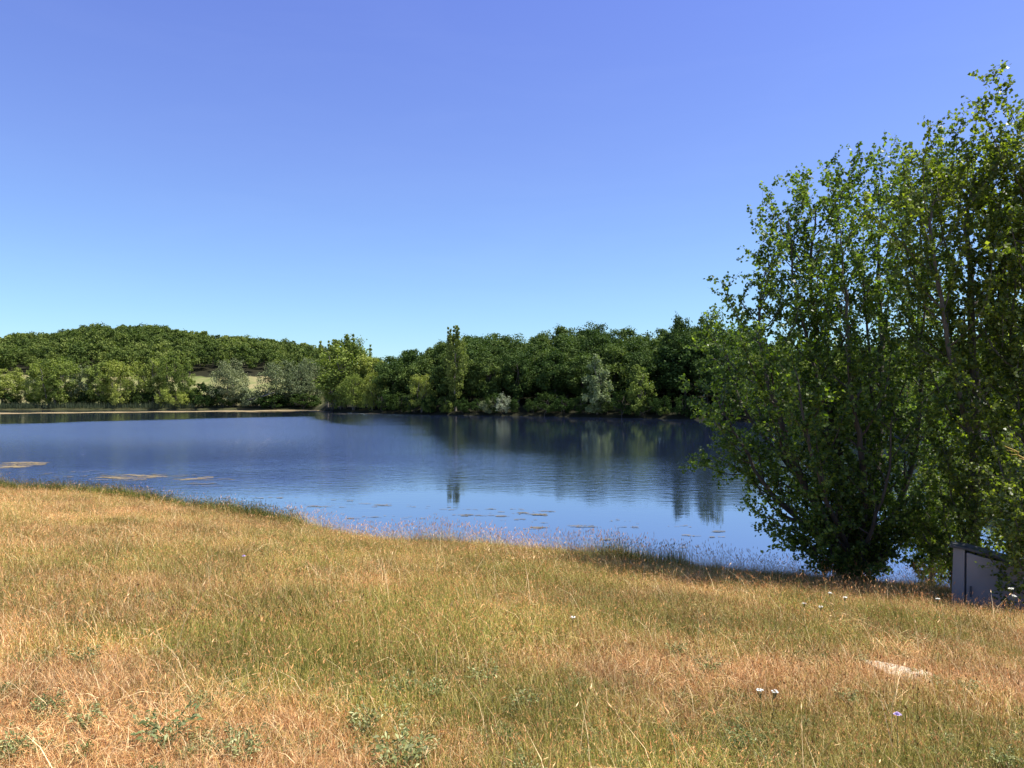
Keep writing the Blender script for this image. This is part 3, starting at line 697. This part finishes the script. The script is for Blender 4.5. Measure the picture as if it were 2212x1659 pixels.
    bright = (0.70 + 0.72 * np.clip(0.5 + 1.7 * (fnoise(X * 1.3 + 9, Y * 1.0, 171, 4) - 0.47), 0, 1)) * rng.uniform(0.80, 1.18, n)
    g = np.where(edge, np.clip(g + 0.35, 0, 1), g)
    print('tufts', len(P))
    scatter('grass', P, rot, np.stack([ws, ws, hs], -1)[keep], var[keep], g[keep], kinds, M['grass'], 'dry golden and green meadow grass sloping to the water', bright=bright[keep])
BOX = (at(2140, 13.0), 13.0)
meadow()

# ------------------------------------------------------------------ near poplars
def smooth_path(P, n):
    P = np.asarray(P, float); t = np.linspace(0, len(P) - 1, n); out = []
    for x in t:
        i = min(int(x), len(P) - 2); f = x - i
        p0 = P[max(i - 1, 0)]; p1 = P[i]; p2 = P[i + 1]; p3 = P[min(i + 2, len(P) - 1)]
        out.append(0.5 * ((2 * p1) + (-p0 + p2) * f + (2 * p0 - 5 * p1 + 4 * p2 - p3) * f * f + (-p0 + 3 * p1 - 3 * p2 + p3) * f ** 3))
    return np.array(out)

def near_tree(name, label, base, stems, seed, leafn=24, lsize=0.073, bl=1.75, t0=0.12, cat='tree', step=0.26, mat='poplar', r_base=0.13, twig=(0.25, 0.55), side=1.0, barkm='bark'):
    """stems: list of (list of (px, py, Y)), radius, branch length factor)"""
    rng = np.random.default_rng(seed); trunk = Geo(); br = Geo(); lv = Geo()
    bx, by, bz = base; LP = []; LD = []
    for pts, rad, bf in stems:
        W3 = [np.array([at(px, Y) - bx, Y - by, CAMZ + (HY - py) / F * Y - bz]) for px, py, Y in pts]
        W3 = [np.array([0, 0, -0.3])] + W3 if np.linalg.norm(W3[0]) > 0.2 else W3
        L = sum(np.linalg.norm(W3[i + 1] - W3[i]) for i in range(len(W3) - 1)); n = max(10, int(L / 0.3))
        P = smooth_path(W3, n); P[1:] += rng.normal(size=(n - 1, 3)) * 0.018
        tt = np.linspace(0, 1, n); R = rad * (1 - tt) ** 0.8 + 0.007
        trunk.tube(P, R, 8)
        nb = int(L * (1 - t0) / step)
        for k in range(nb):
            t = t0 + (1 - t0) * (k + rng.random()) / nb; i = min(int(t * (n - 1)), n - 2); p = P[i] + (P[i + 1] - P[i]) * (t * (n - 1) - i)
            if p[2] < 0.25: continue
            d = norm(P[i + 1] - P[i]); az = k * 2.4 + rng.normal() * 0.5
            a = norm(np.cross(d, [math.cos(az), math.sin(az), 0.3])); ang = rng.uniform(0.6, 1.15)
            shape = (0.35 + 0.9 * math.sin(min(t * 1.25, 1) * math.pi * 0.55 + 0.4)) * (1 - 0.30 * max(0, t - 0.45) / 0.55)
            bl_ = bl * bf * shape * rng.uniform(0.5, 1.25); m = max(4, int(bl_ / 0.16))
            dirv = norm(d * math.cos(ang) + a * math.sin(ang)); q = [p]; dd = dirv.copy()
            for j in range(m):
                dd = norm(dd + np.array([0, 0, 0.10]) + rng.normal(size=3) * 0.09); q.append(q[-1] + dd * bl_ / m)
            q = np.array(q); r0 = min(R[i] * 0.5, 0.008 + 0.012 * bl_); br.tube(q, np.linspace(r0, 0.003, len(q)), 4)
            nt_ = max(3, int(bl_ / 0.11))
            for s in range(nt_):
                f = (0.12 + 0.88 * (s + rng.random()) / nt_) * (len(q) - 1); ii = min(int(f), len(q) - 2); tp = q[ii] + (q[ii + 1] - q[ii]) * (f - ii)
                td = norm(norm(q[ii + 1] - q[ii]) * 0.7 + norm(rng.normal(size=3)) * 0.8 + np.array([0, 0, 0.15])); tl = rng.uniform(*twig)
                te = tp + td * tl; tm = tp + td * tl * 0.5 + rng.normal(size=3) * 0.02
                if rng.random() < 0.6: br.tube(np.array([tp, tm, te]), [0.0035, 0.0025, 0.0015], 3)
                m_ = rng.poisson(leafn); ff = rng.random((m_, 1)) ** 0.8
                LP.append(tp + (te - tp) * ff + rng.normal(size=(m_, 3)) * 0.034 + np.array([0, 0, -0.02])); LD.append(np.tile(rng.random(), m_))
    LP = np.vstack(LP); ct = np.concatenate(LD); nb_ = norm(rng.normal(size=LP.shape)) * 0.9 + np.array([0.0, 0.0, 0.45])
    tone = np.clip(0.15 + 0.35 * ct + 0.45 * rng.random(len(LP)) ** 1.3 + 0.25 * (rng.random(len(LP)) < 0.06), 0, 1)
    V, Q, t = leaves(rng, LP, nb_, lsize, 0.86, tone, 0.8); lv.add(V, Q, aq=t)
    print(name, 'leaves', len(LP))
    o = empty(name, base, label, cat)
    mobj('trunk', trunk.mesh('trunk', True, False), M[barkm], o)
    mobj('branches', br.mesh('branches', True, False), M[barkm], o)
    mobj('crown', lv.mesh('crown'), M[mat], o)
    return o

YA = 16.3; bA = (at(1850, YA), YA); zA = 0.12
A = [([(1850, 1228, YA), (1812, 1000, YA), (1775, 800, YA + .2), (1752, 600, YA), (1765, 440, YA)], 0.115, 1.0),
     ([(1848, 1228, YA), (1745, 1060, YA - .4), (1676, 880, YA - .6), (1640, 720, YA - .5), (1655, 575, YA - .3)], 0.095, 0.95),
     ([(1845, 1232, YA), (1735, 1130, YA + .3), (1640, 1045, YA + .6), (1545, 985, YA + .8)], 0.07, 0.62),
     ([(1852, 1228, YA), (1893, 1010, YA + .5), (1905, 760, YA + .9), (1898, 560, YA + 1), (1905, 435, YA + 1)], 0.11, 0.75),
     ([(1845, 1236, YA), (1770, 1195, YA - .5), (1705, 1135, YA - .8)], 0.05, 0.55),
     ([(1850, 1230, YA), (1715, 1020, YA + .8), (1610, 890, YA + 1.3), (1565, 745, YA + 1.4)], 0.085, 0.8),
     ([(1850, 1228, YA), (1868, 1050, YA - .9), (1845, 880, YA - 1.4), (1830, 690, YA - 1.4), (1815, 500, YA - 1.2)], 0.085, 0.85),
     ([(1855, 1228, YA), (1945, 1080, YA + .2), (1985, 920, YA + .3), (1990, 760, YA), (2000, 620, YA)], 0.09, 0.85),
     ([(1855, 1234, YA), (1930, 1185, YA - .3), (2010, 1120, YA - .4)], 0.05, 0.5),
     ([(1850, 1230, YA), (1790, 1090, YA - 1.2), (1750, 960, YA - 1.8), (1720, 800, YA - 1.9)], 0.07, 0.8),
     ([(1850, 1232, YA), (1800, 1150, YA - .9), (1765, 1080, YA - 1.4)], 0.045, 0.6),
     ([(1850, 1232, YA), (1880, 1150, YA - 1.0), (1915, 1040, YA - 1.5), (1925, 900, YA - 1.7)], 0.06, 0.75),
     ([(1850, 1230, YA), (1680, 1080, YA - .2), (1590, 940, YA - .4), (1545, 850, YA - .3)], 0.06, 0.65)]
A += [([(1850, 1228, YA), (1818, 1000, YA + .2), (1788, 800, YA + .3), (1800, 610, YA + .3), (1815, 430, YA + .4)], 0.06, 0.8),
      ([(1850, 1228, YA), (1805, 1000, YA - .2), (1765, 810, YA - .2), (1722, 640, YA - .3), (1702, 470, YA - .3)], 0.06, 0.85),
      ([(1850, 1228, YA), (1890, 1000, YA + .1), (1880, 800, YA), (1868, 640, YA), (1862, 500, YA)], 0.05, 0.7)]
near_tree('poplar_tree', 'many-stemmed poplar fanning out from one base at the water edge, nearest the open lake', (*bA, zA), A, 7, 20, barkm='dark_bark')
YB = 15.0
near_tree('poplar_tree', 'tall poplar with one straight grey trunk behind the grey metal cabinet', (at(2102, YB), YB, 0.3),
          [([(2102, 1150, YB), (2106, 900, YB), (2098, 660, YB), (2088, 480, YB), (2112, 372, YB)], 0.12, 1.15),
           ([(2103, 1000, YB), (2060, 800, YB - .5), (2030, 640, YB - .8), (2010, 470, YB - .8), (2030, 420, YB - .8)], 0.06, 0.95),
           ([(2103, 950, YB), (2150, 760, YB + .4), (2170, 560, YB + .5), (2165, 460, YB + .5)], 0.06, 0.95)], 8, 21, t0=0.06)
YD = 18.0
near_tree('poplar_tree', 'slender poplar standing behind, between the many-stemmed and straight-trunked ones', (at(2010, YD), YD, 0.0),
          [([(2010, 1150, YD), (1992, 900, YD), (1985, 700, YD), (1990, 520, YD), (1985, 410, YD)], 0.06, 1.1)], 9, 17, t0=0.02, step=0.2, barkm='dark_bark')
YC = 13.8
near_tree('poplar_tree', 'tallest poplar cut by the right edge of the picture', (at(2240, YC), YC, 0.4),
          [([(2240, 1150, YC), (2232, 850, YC), (2218, 550, YC), (2216, 275, YC)], 0.12, 1.15),
           ([(2240, 1000, YC), (2290, 760, YC), (2300, 500, YC), (2290, 400, YC)], 0.08, 1.0),
           ([(2238, 1000, YC), (2190, 860, YC + .5), (2185, 700, YC + .5), (2200, 500, YC + .3)], 0.05, 0.9)], 10, 21, t0=0.06)
YE = 12.6
near_tree('bush', 'dense leafy bush overhanging the right side of the grey cabinet', (at(2240, YE), YE, 0.45),
          [([(2240, 1200, YE), (2215, 1120, YE), (2195, 1040, YE)], 0.03, 0.55), ([(2240, 1210, YE), (2212, 1175, YE - .2), (2195, 1120, YE - .3)], 0.03, 0.4),
           ([(2218, 1200, YE), (2235, 1100, YE), (2230, 980, YE)], 0.03, 0.6), ([(2240, 1230, YE), (2220, 1235, YE - .3), (2205, 1215, YE - .4)], 0.02, 0.33),
           ([(2218, 1220, YE), (2250, 1180, YE - .2), (2290, 1120, YE - .2)], 0.03, 0.6)], 12, 18, 0.06, 1.3, 0.05, 'bush', 0.16)
YF = 14.6
near_tree('bush', 'light leafy bush behind the grey cabinet between the two trunks', (at(2060, YF + 1), YF + 1, 0.2),
          [([(2060, 1200, YF + 1), (2040, 1120, YF + 1), (2030, 1040, YF + 1)], 0.03, 0.6), ([(2060, 1200, YF + 1), (2120, 1120, YF), (2140, 1040, YF)], 0.03, 0.6),
           ([(2060, 1210, YF + 1), (2010, 1180, YF + 1), (1985, 1150, YF + 1)], 0.02, 0.35)], 13, 14, 0.06, 1.3, 0.05, 'bush', 0.16, mat='light')

YG = 17.0
near_tree('bush', 'low spreading bush over the water between the many-stemmed poplar and the cabinet', (at(2015, YG), YG, -0.1),
          [([(2015, 1215, YG), (1990, 1170, YG), (1965, 1130, YG)], 0.03, 0.5), ([(2015, 1215, YG), (2045, 1160, YG), (2050, 1090, YG)], 0.03, 0.6),
           ([(2018, 1220, YG), (2040, 1200, YG - .5), (2055, 1185, YG - .8)], 0.02, 0.35), ([(2012, 1215, YG), (2005, 1120, YG), (2010, 1050, YG)], 0.03, 0.6)], 14, 18, 0.065, 1.5, 0.02, 'bush', 0.13)

# ------------------------------------------------------------------ the metal cabinet
def box_geo(g, c0, c1, c2, c3, t):
    pass
def prism(name, pts, y0, y1, mat, parent, bevel=0.006):
    """outline pts (x, z) extruded between y0 and y1"""
    n = len(pts); V = [(x, y0, z) for x, z in pts] + [(x, y1, z) for x, z in pts]
    me = bpy.data.meshes.new(name); F_ = [list(range(n)), list(range(2 * n - 1, n - 1, -1))] + [[i, i + n, (i + 1) % n + n, (i + 1) % n] for i in range(n)]
    me.from_pydata(V, [], F_); me.update()
    import bmesh
    bm = bmesh.new(); bm.from_mesh(me); bmesh.ops.recalc_face_normals(bm, faces=bm.faces)
    if bevel: bmesh.ops.bevel(bm, geom=bm.edges[:], offset=bevel, segments=2, affect='EDGES', profile=0.6)
    bm.to_mesh(me); bm.free()
    return mobj(name, me, mat, parent)
M['steel'] = plain_mat('painted_steel', (0.24, 0.235, 0.23), (0.31, 0.30, 0.29), 2.2, 0.55, 0.06, 0.2, (1, 1, 0.6), 3)
M['steel_dark'] = plain_mat('dark_steel', (0.05, 0.055, 0.06), (0.09, 0.095, 0.10), 8, 0.6, 0.2, 0.2)
cab = empty('metal_cabinet', (BOX[0], BOX[1], 0.47), 'grey sheet-metal cabinet with a sloping dark lid at the foot of the poplars', 'cabinet', rz=math.radians(-33))
prism('side_panel', [(-0.60, -0.3), (-0.385, -0.3), (-0.375, 1.40), (-0.545, 1.425)], -0.06, 0.34, M['steel'], cab)
prism('door', [(-0.355, -0.3), (0.66, -0.3), (0.66, 1.14), (-0.345, 1.36)], -0.085, -0.04, M['steel'], cab)
prism('body', [(-0.37, -0.3), (0.67, -0.3), (0.67, 1.12), (-0.37, 1.345)], -0.035, 0.33, M['steel_dark'], cab, 0.004)
prism('lid', [(-0.60, 1.43), (-0.35, 1.405), (0.72, 1.165), (0.72, 1.205), (-0.345, 1.445), (-0.60, 1.46)], -0.10, 0.37, M['steel_dark'], cab, 0.004)
prism('handle', [(-0.30, 0.62), (-0.27, 0.62), (-0.27, 0.80), (-0.30, 0.80)], -0.115, -0.088, M['steel_dark'], cab, 0.004)
sc = Geo(); sc.tube([(0.02, -0.098, 0.52), (0.02, -0.086, 0.52)], [0.012, 0.012], 10)
mobj('lock', sc.mesh('lock', True, False), plain_mat('bright_metal', (0.7, 0.7, 0.7), (0.8, 0.8, 0.8), 5, 0.3, 0, 0.6), cab)

# lichen-yellow dead branch poking in from the right
g = Geo(); rng = np.random.default_rng(3)
yb = 11.8; a0 = np.array([at(2260, yb), yb, CAMZ + (HY - 1015) / F * yb]); a1 = np.array([at(2152, yb), yb - .2, CAMZ + (HY - 962) / F * yb])
P, R = limb(rng, a0 - a0, a1 - a0, 0.02, 0.006, 9, 0.06); g.tube(P, R, 6)
for k in range(5):
    P2, R2 = limb(rng, P[2 + k], P[2 + k] + np.array([-0.14, rng.normal() * .05, 0.08 * rng.normal()]), 0.006, 0.003, 4, 0.08); g.tube(P2, R2, 4)
o = mobj('dead_branch', g.mesh('dead_branch', True, False), M['lichen']); o.location = a0
tag(o, 'dead branch crusted with yellow lichen reaching in from the right edge', 'branch')

# ------------------------------------------------------------------ pale slab
def slab():
    rng = np.random.default_rng(21); n = 40; V = []; Fq = []
    x0, y0 = SLAB; nx, ny = 30, 16
    xs = np.linspace(-0.42, 0.42, nx); ys_ = np.linspace(-0.24, 0.24, ny); Xg, Yg = np.meshgrid(xs, ys_)
    Yg = Yg - 0.34 * Xg - 0.03 + 0.03 * (fnoise(Xg * 9, Yg * 9, 4, 3) - .45); Xg = Xg + 0.04 * (fnoise(Yg * 8 + 5, Xg * 8, 6, 3) - 0.45)
    gzv = height(Xg + x0, Yg + y0) - gz(x0, y0)
    Z = gzv * 0.9 + 0.025 + 0.02 * (fnoise(Xg * 14, Yg * 14, 9, 4) - .45)
    top = np.stack([Xg, Yg, Z], -1).reshape(-1, 3); bot = top - np.array([0, 0, 0.12])
    i = (np.arange(ny - 1)[:, None] * nx + np.arange(nx - 1)[None]).reshape(-1); Q = np.stack([i, i + 1, i + nx + 1, i + nx], -1)
    k = nx * ny; ring = list(range(nx)) + [j * nx + nx - 1 for j in range(1, ny)] + list(range(nx * ny - 2, nx * (ny - 1) - 1, -1)) + [j * nx for j in range(ny - 2, 0, -1)]
    S = [[ring[(a + 1) % len(ring)], ring[a], ring[a] + k, ring[(a + 1) % len(ring)] + k] for a in range(len(ring))]
    me = np_mesh('stone_slab', np.vstack([top, bot]), np.vstack([Q, Q[:, ::-1] + k, np.array(S)]), None, None, False)
    o = mobj('stone_slab', me, plain_mat('pale_stone', (0.36, 0.29, 0.20), (0.72, 0.63, 0.47), 16, 0.95, 0.9)); o.location = (x0, y0, gz(x0, y0)); o.scale = (0.56, 1.25, 1)
    tag(o, 'pale weathered flat stone lying in the dry grass', 'stone')
slab()

# ------------------------------------------------------------------ weeds and flowers
def weed_mesh(seed, n=330, R=0.15, H=0.15, L=0.034):
    rng = np.random.default_rng(seed); g = Geo(); st = 22
    for k in range(st):
        a = rng.random() * 6.28; d = np.array([math.cos(a), math.sin(a), 0]) * R * rng.uniform(0.3, 1.0); top = d + np.array([0, 0, H * rng.uniform(0.6, 1.1)])
        m = n // st; f = rng.random((m, 1)) ** 0.6; P = top * f + rng.normal(size=(m, 3)) * 0.018; P[:, 2] = np.abs(P[:, 2]) + 0.005
        out = norm(d + rng.normal(size=(m, 3)) * 0.03)
        # long narrow leaves pointing up and out
        ax = norm(out * 0.8 + rng.normal(size=(m, 3)) * 0.45 + np.array([0, 0, 0.55])); sd_ = norm(np.cross(ax, rng.normal(size=(m, 3))))
        l = L * (0.6 + 0.8 * rng.random((m, 1))); w_ = l * 0.17
        V = np.stack([P, P + ax * l * 0.45 + sd_ * w_, P + ax * l - np.array([0, 0, 0.012]), P + ax * l * 0.45 - sd_ * w_], 1).reshape(-1, 3)
        g.add(V, np.arange(m * 4).reshape(m, 4), aq=np.clip(rng.random(m) * 0.9 + 0.1 * f[:, 0], 0, 1))
    return g.mesh('leaves')
WEEDS = [weed_mesh(300 + i) for i in range(4)] + [weed_mesh(320 + i, 300, 0.19, 0.09, 0.036) for i in range(2)]
def ground_at(px, py, dz=0.08):
    Y = 12.0
    for _ in range(40):
        X = at(px, Y); Yn = (CAMZ - gz(X, Y) - dz) * F / (py - HY); Y = 0.5 * Y + 0.5 * Yn
    return at(px, Y), Y, gz(at(px, Y), Y)
WL = [(365, 1590, 1.35, 0, 'round grey-green leafy clump alone in the dry foreground left of centre'), (30, 1612, 1.0, 1, 'grey-green clump at the lower left corner of the meadow'),
      (110, 1520, 0.9, 2, 'small grey-green clump in orange grass at the left'), (185, 1545, 0.9, 3, 'grey-green clump between the left edge and the round foreground clump'),
      (185, 1412, 1.0, 0, 'pale sage-coloured patch in dry grass near the left edge'), (525, 1610, 1.0, 1, 'leafy clump right of the round foreground clump'),
      (870, 1480, 1.1, 2, 'large sage-coloured clump left of the middle of the meadow'), (940, 1490, 1.0, 3, 'second sage-coloured clump beside the large one left of the middle'),
      (1050, 1460, 1.1, 0, 'dark green clump in the middle of the foreground'), (790, 1560, 1.2, 1, 'wide grey-green clump below the middle'),
      (860, 1645, 1.5, 2, 'largest dark green clump at the bottom edge'), (900, 1620, 1.2, 3, 'clump touching the back of the largest bottom-edge one'),
      (1130, 1510, 0.9, 0, 'low sage clump right of the dark green middle one'), (1460, 1405, 1.1, 1, 'green clump in dry grass right of the middle'),
      (1530, 1440, 1.0, 2, 'clump half hidden in orange grass right of the middle'), (1830, 1500, 0.9, 3, 'grey-green clump left of the pale stone'),
      (2090, 1480, 0.9, 0, 'small clump right of the pale stone'), (1600, 1600, 1.1, 1, 'grey-green clump in the lower right foreground'),
      (2170, 1640, 1.0, 2, 'clump at the lower right corner')]
wf = []
for px, py, s, v, lab in WL:
    x, y, z = ground_at(px, py); o = mobj('leafy_weed', WEEDS[v], M['sage']); o.location = (x, y, z); s *= 0.8; o.scale = (s, s, s); o.rotation_euler = (0, 0, px)
    tag(o, lab, 'weed', 'grey-green weeds in the meadow')
rng = np.random.default_rng(77)
X, Y, r, th = sample_meadow(rng, 20000, 3.0, -0.8, 1.35)
d_ = fnoise(X * 0.8, Y * 0.8, 141, 3); kp = (d_ > 0.415) & (rng.random(len(X)) < 0.6) & (r < 22); X, Y = X[kp], Y[kp]; n = len(X)
s = rng.uniform(0.2, 0.6, n)
kinds_mat = [M['sage'], M['weed'], M['sage'], M['sage'], M['weed'], M['sage']]
scatter('weeds', np.stack([X, Y, height(X, Y)], -1), np.stack([0 * X, 0 * X, rng.random(n) * 6.28], -1), np.stack([s, s, s], -1), rng.integers(0, 6, n), np.zeros(n), [m.copy() for m in WEEDS], kinds_mat, 'small grey-green weeds growing all through the dry grass')

def flower(px, py, kind, label, h=0.4, s=1.0):
    x, y, z = ground_at(px, py, h); o = empty('flower', (x, y, z), label, 'flower', 'wild flowers in the meadow')
    rng = np.random.default_rng(int(px)); g = Geo(); P, R = limb(rng, (0, 0, -0.02), (rng.normal() * 0.03, rng.normal() * 0.03, h), 0.003, 0.002, 6, 0.02); g.tube(P, R, 5); top = P[-1]
    if kind == 'yarrow':
        hd = Geo()
        for k in range(16):
            a = rng.random() * 6.28; rr = 0.024 * s * rng.random() ** 0.5; c = top + np.array([math.cos(a) * rr, math.sin(a) * rr, 0.012 * rng.random()])
            g.tube(np.array([top - [0, 0, 0.05], c]), [0.0012, 0.001], 3)
            b = np.arange(7) / 7 * 6.28; ring = c + np.stack([np.cos(b) * 0.007, np.sin(b) * 0.007, np.zeros(7)], -1) * s
            hd.add(np.vstack([ring, [c + [0, 0, 0.006]]]), None, [[i, (i + 1) % 7, 7] for i in range(7)])
        mt = M['petal_white']
    else:
        hd = Geo()
        for ringn, rad, el in ((12, 0.026, 0.004), (9, 0.016, 0.012), (5, 0.008, 0.017)):
            for k in range(ringn):
                a = (k + rng.random() * .3) / ringn * 6.28; d = np.array([math.cos(a), math.sin(a), 0]); sd_ = np.array([-d[1], d[0], 0])
                hd.add([top + [0, 0, el * .5], top + d * rad * .7 * s + sd_ * .006 + [0, 0, el], top + d * rad * s + [0, 0, el * .8], top + d * rad * .7 * s - sd_ * .006 + [0, 0, el]], [[0, 1, 2, 3]])
        mt = M['petal_mauve']
    mobj('stem', g.mesh('stem', True, False), M['weed_stem'], o); mobj('flower_head', hd.mesh('flower_head'), mt, o)
M['petal_white'] = plain_mat('white_petals', (0.5, 0.5, 0.42), (0.68, 0.67, 0.58), 20, 0.7, 0)
M['petal_mauve'] = plain_mat('mauve_petals', (0.48, 0.36, 0.62), (0.62, 0.5, 0.75), 20, 0.7, 0)
M['weed_stem'] = plain_mat('green_stem', (0.12, 0.15, 0.05), (0.2, 0.2, 0.08), 20, 0.7, 0)
for px, py, kd, lab, h in [(1796, 1283, 'yarrow', 'flat white flower head in front of the many-stemmed poplar, left of a pair', 0.42), (1826, 1291, 'yarrow', 'flat white flower head in front of the many-stemmed poplar, right of a pair', 0.42),
        (1733, 1302, 'yarrow', 'low white flower head left of the white pair', 0.3), (1768, 1311, 'yarrow', 'white flower head just below the white pair', 0.3),
        (2180, 1272, 'yarrow', 'tall white flower head by the cabinet at the right edge', 0.6), (2192, 1287, 'yarrow', 'lower white flower head beside the tall one at the right edge', 0.5),
        (1938, 1548, 'scabious', 'single mauve flower below the pale stone', 0.3), (524, 1203, 'scabious', 'mauve flower on the far left part of the meadow', 0.4),
        (1648, 1494, 'yarrow', 'left white flower head of the two in the dry right foreground', 0.3), (1663, 1488, 'yarrow', 'right white flower head of the two in the dry right foreground', 0.3),
        (1240, 1333, 'yarrow', 'small white flower head right of the green middle of the meadow', 0.25), (2020, 1295, 'yarrow', 'faint white flower head left of the cabinet', 0.4)]:
    flower(px, py, kd, lab, h, 1.0 if h < 0.5 else 1.3)

# ------------------------------------------------------------------ reeds on the far left shore
def reeds():
    rng = np.random.default_rng(8); g = []
    n = 5200; px = rng.uniform(-60, 420, n); keep = (px < 75) | (rng.random(n) < 0.5); px = px[keep]; n = len(px)
    u = (px - CX) / F; Y = Ys(u) + rng.uniform(-0.5, 3.0, n); X = u * Y; b = np.stack([X, Y], -1)
    v, q, t, tips, dirs = blades(rng, n, 1.1, 2.3, 0.10, 0, 0.12, 0.2, b)
    v = v.reshape(-1, 5, 3); z = height(X, Y); v[:, :, 2] += z[:, None]
    tn = rng.random(n); me = np_mesh('reeds', v.reshape(-1, 3), q, t, {'tone': ('FACE', np.concatenate([tn, tn]))})
    o = mobj('reeds', me, M['reed']); tag(o, 'green reeds along the waterline of the far left shore', kind='stuff')
reeds()

# ------------------------------------------------------------------ floating algae
M['algae'] = plain_mat('algae', (0.20, 0.15, 0.07), (0.42, 0.31, 0.14), 3.0, 0.95, 0.3)
M['algae_dark'] = plain_mat('algae_dark', (0.07, 0.07, 0.05), (0.20, 0.16, 0.10), 3.0, 0.95, 0.3)
def mat_patches(name, specs, seed, material, label, thr=0.5, nscale=1.6, cell=0.12, kind=None, cat='algae mat', asp=3.0):
    """raft of algae: grid cells kept where a noise field inside the ellipses is high"""
    V = []; Q = []; n = 0
    for (cx, cy, rx, ry, th_) in specs:
        xs = np.arange(cx - rx, cx + rx, cell * 1.6); ys_ = np.arange(cy - ry, cy + ry, cell)
        Xg, Yg = np.meshgrid(xs, ys_); e = ((Xg - cx) / rx) ** 2 + ((Yg - cy) / ry) ** 2
        f = fnoise(Xg * nscale / asp, Yg * nscale, seed, 5) + 0.06 * (1 - e)
        ok = (f > th_) & (e < 1); X0 = Xg[ok]; Y0 = Yg[ok]; m = len(X0)
        if not m: continue
        hx = cell * 0.80; hy = cell * 0.5; z = 0.012 + 0.02 * np.clip(f[ok] - th_, 0, 0.5) * 3
        jr = np.random.default_rng(seed + 1).normal(size=(m, 4, 2)) * cell * 0.12
        c = np.stack([np.stack([X0 - hx, Y0 - hy], -1), np.stack([X0 + hx, Y0 - hy], -1), np.stack([X0 + hx, Y0 + hy], -1), np.stack([X0 - hx, Y0 + hy], -1)], 1) + jr
        zz = np.repeat(z, 4).reshape(m, 4, 1); V.append(np.concatenate([c, zz], -1).reshape(-1, 3)); Q.append(np.arange(m * 4).reshape(m, 4) + n); n += m * 4
    if not V: print('EMPTY', name); return
    me = np_mesh(name, np.vstack(V), np.vstack(Q)); o = mobj(name, me, material)
    tag(o, label, cat if kind is None else None, kind=kind); return o
def wat(px, py): Y = CAMZ * F / (py - HY); return at(px, Y), Y
def ell(px, py, wpx, hpx, th_):
    x, y = wat(px, py); x2, y1 = wat(px, py - hpx / 2); _, y2 = wat(px, py + hpx / 2); return (x, y, wpx / 2 / F * y, (y1 - y2) / 2, th_)
# narrow tan band parallel to the far left shore
strip = []
for px in range(-60, 690, 18):
    yy = 893.2 - 6.2 * min(1, max(0, px / 600)) + 0.5 * math.sin(px * 0.05)
    strip.append(ell(px, yy, 60, 2.4, 0.30))
for px in range(300, 690, 18): strip.append(ell(px, 889.6 + 0.6 * math.sin(px * .07), 44, 1.0, 0.50))
mat_patches('algae_mat', strip, 3, M['algae'], 'long tan band of floating algae along the far left shore', nscale=0.35, cell=0.55, asp=4)
mat_patches('algae_mat', [ell(700, 889, 70, 1.8, 0.4), ell(770, 894, 100, 1.2, 0.5)], 5, M['algae_dark'], 'thin drab algae band in front of the wooded spur', nscale=0.4, cell=0.4, asp=4)
mat_patches('algae_mat', [ell(30, 1006, 110, 13, 0.56), ell(55, 1000, 100, 5, 0.52)], 11, M['algae'], 'tan floating algae mat at the left edge of the lake', nscale=5.5, cell=0.05, asp=6)
mat_patches('algae_mat', [ell(285, 1031, 150, 13, 0.60), ell(225, 1033, 50, 8, 0.57)], 13, M['algae'], 'broken tan algae raft near the left bank', nscale=8, cell=0.04, asp=5)
mat_patches('algae_mat', [ell(442, 1032, 36, 5, 0.50), ell(400, 1036, 60, 5, 0.59)], 14, M['algae'], 'small tan algae raft right of the broken one', nscale=8, cell=0.04, asp=5)
specs = []
r_ = random.Random(9)
for _ in range(55):
    px = r_.uniform(560, 1560); py = np.interp(px, [560, 850, 1150, 1560], [1068, 1100, 1120, 1160]) + r_.uniform(-18, 34)
    specs.append(ell(px, py, r_.uniform(30, 120), r_.uniform(3, 7), r_.uniform(0.66, 0.72)))
for _ in range(16):
    px = r_.uniform(120, 520); specs.append(ell(px, 1012 + 0.05 * px + r_.uniform(-6, 14), r_.uniform(40, 110), 6, 0.66))
mat_patches('pondweed', specs, 19, M['algae_dark'], 'scattered bits of pondweed floating off the near bank', nscale=7.0, cell=0.035, kind='stuff')
print('objects', len(bpy.data.objects))
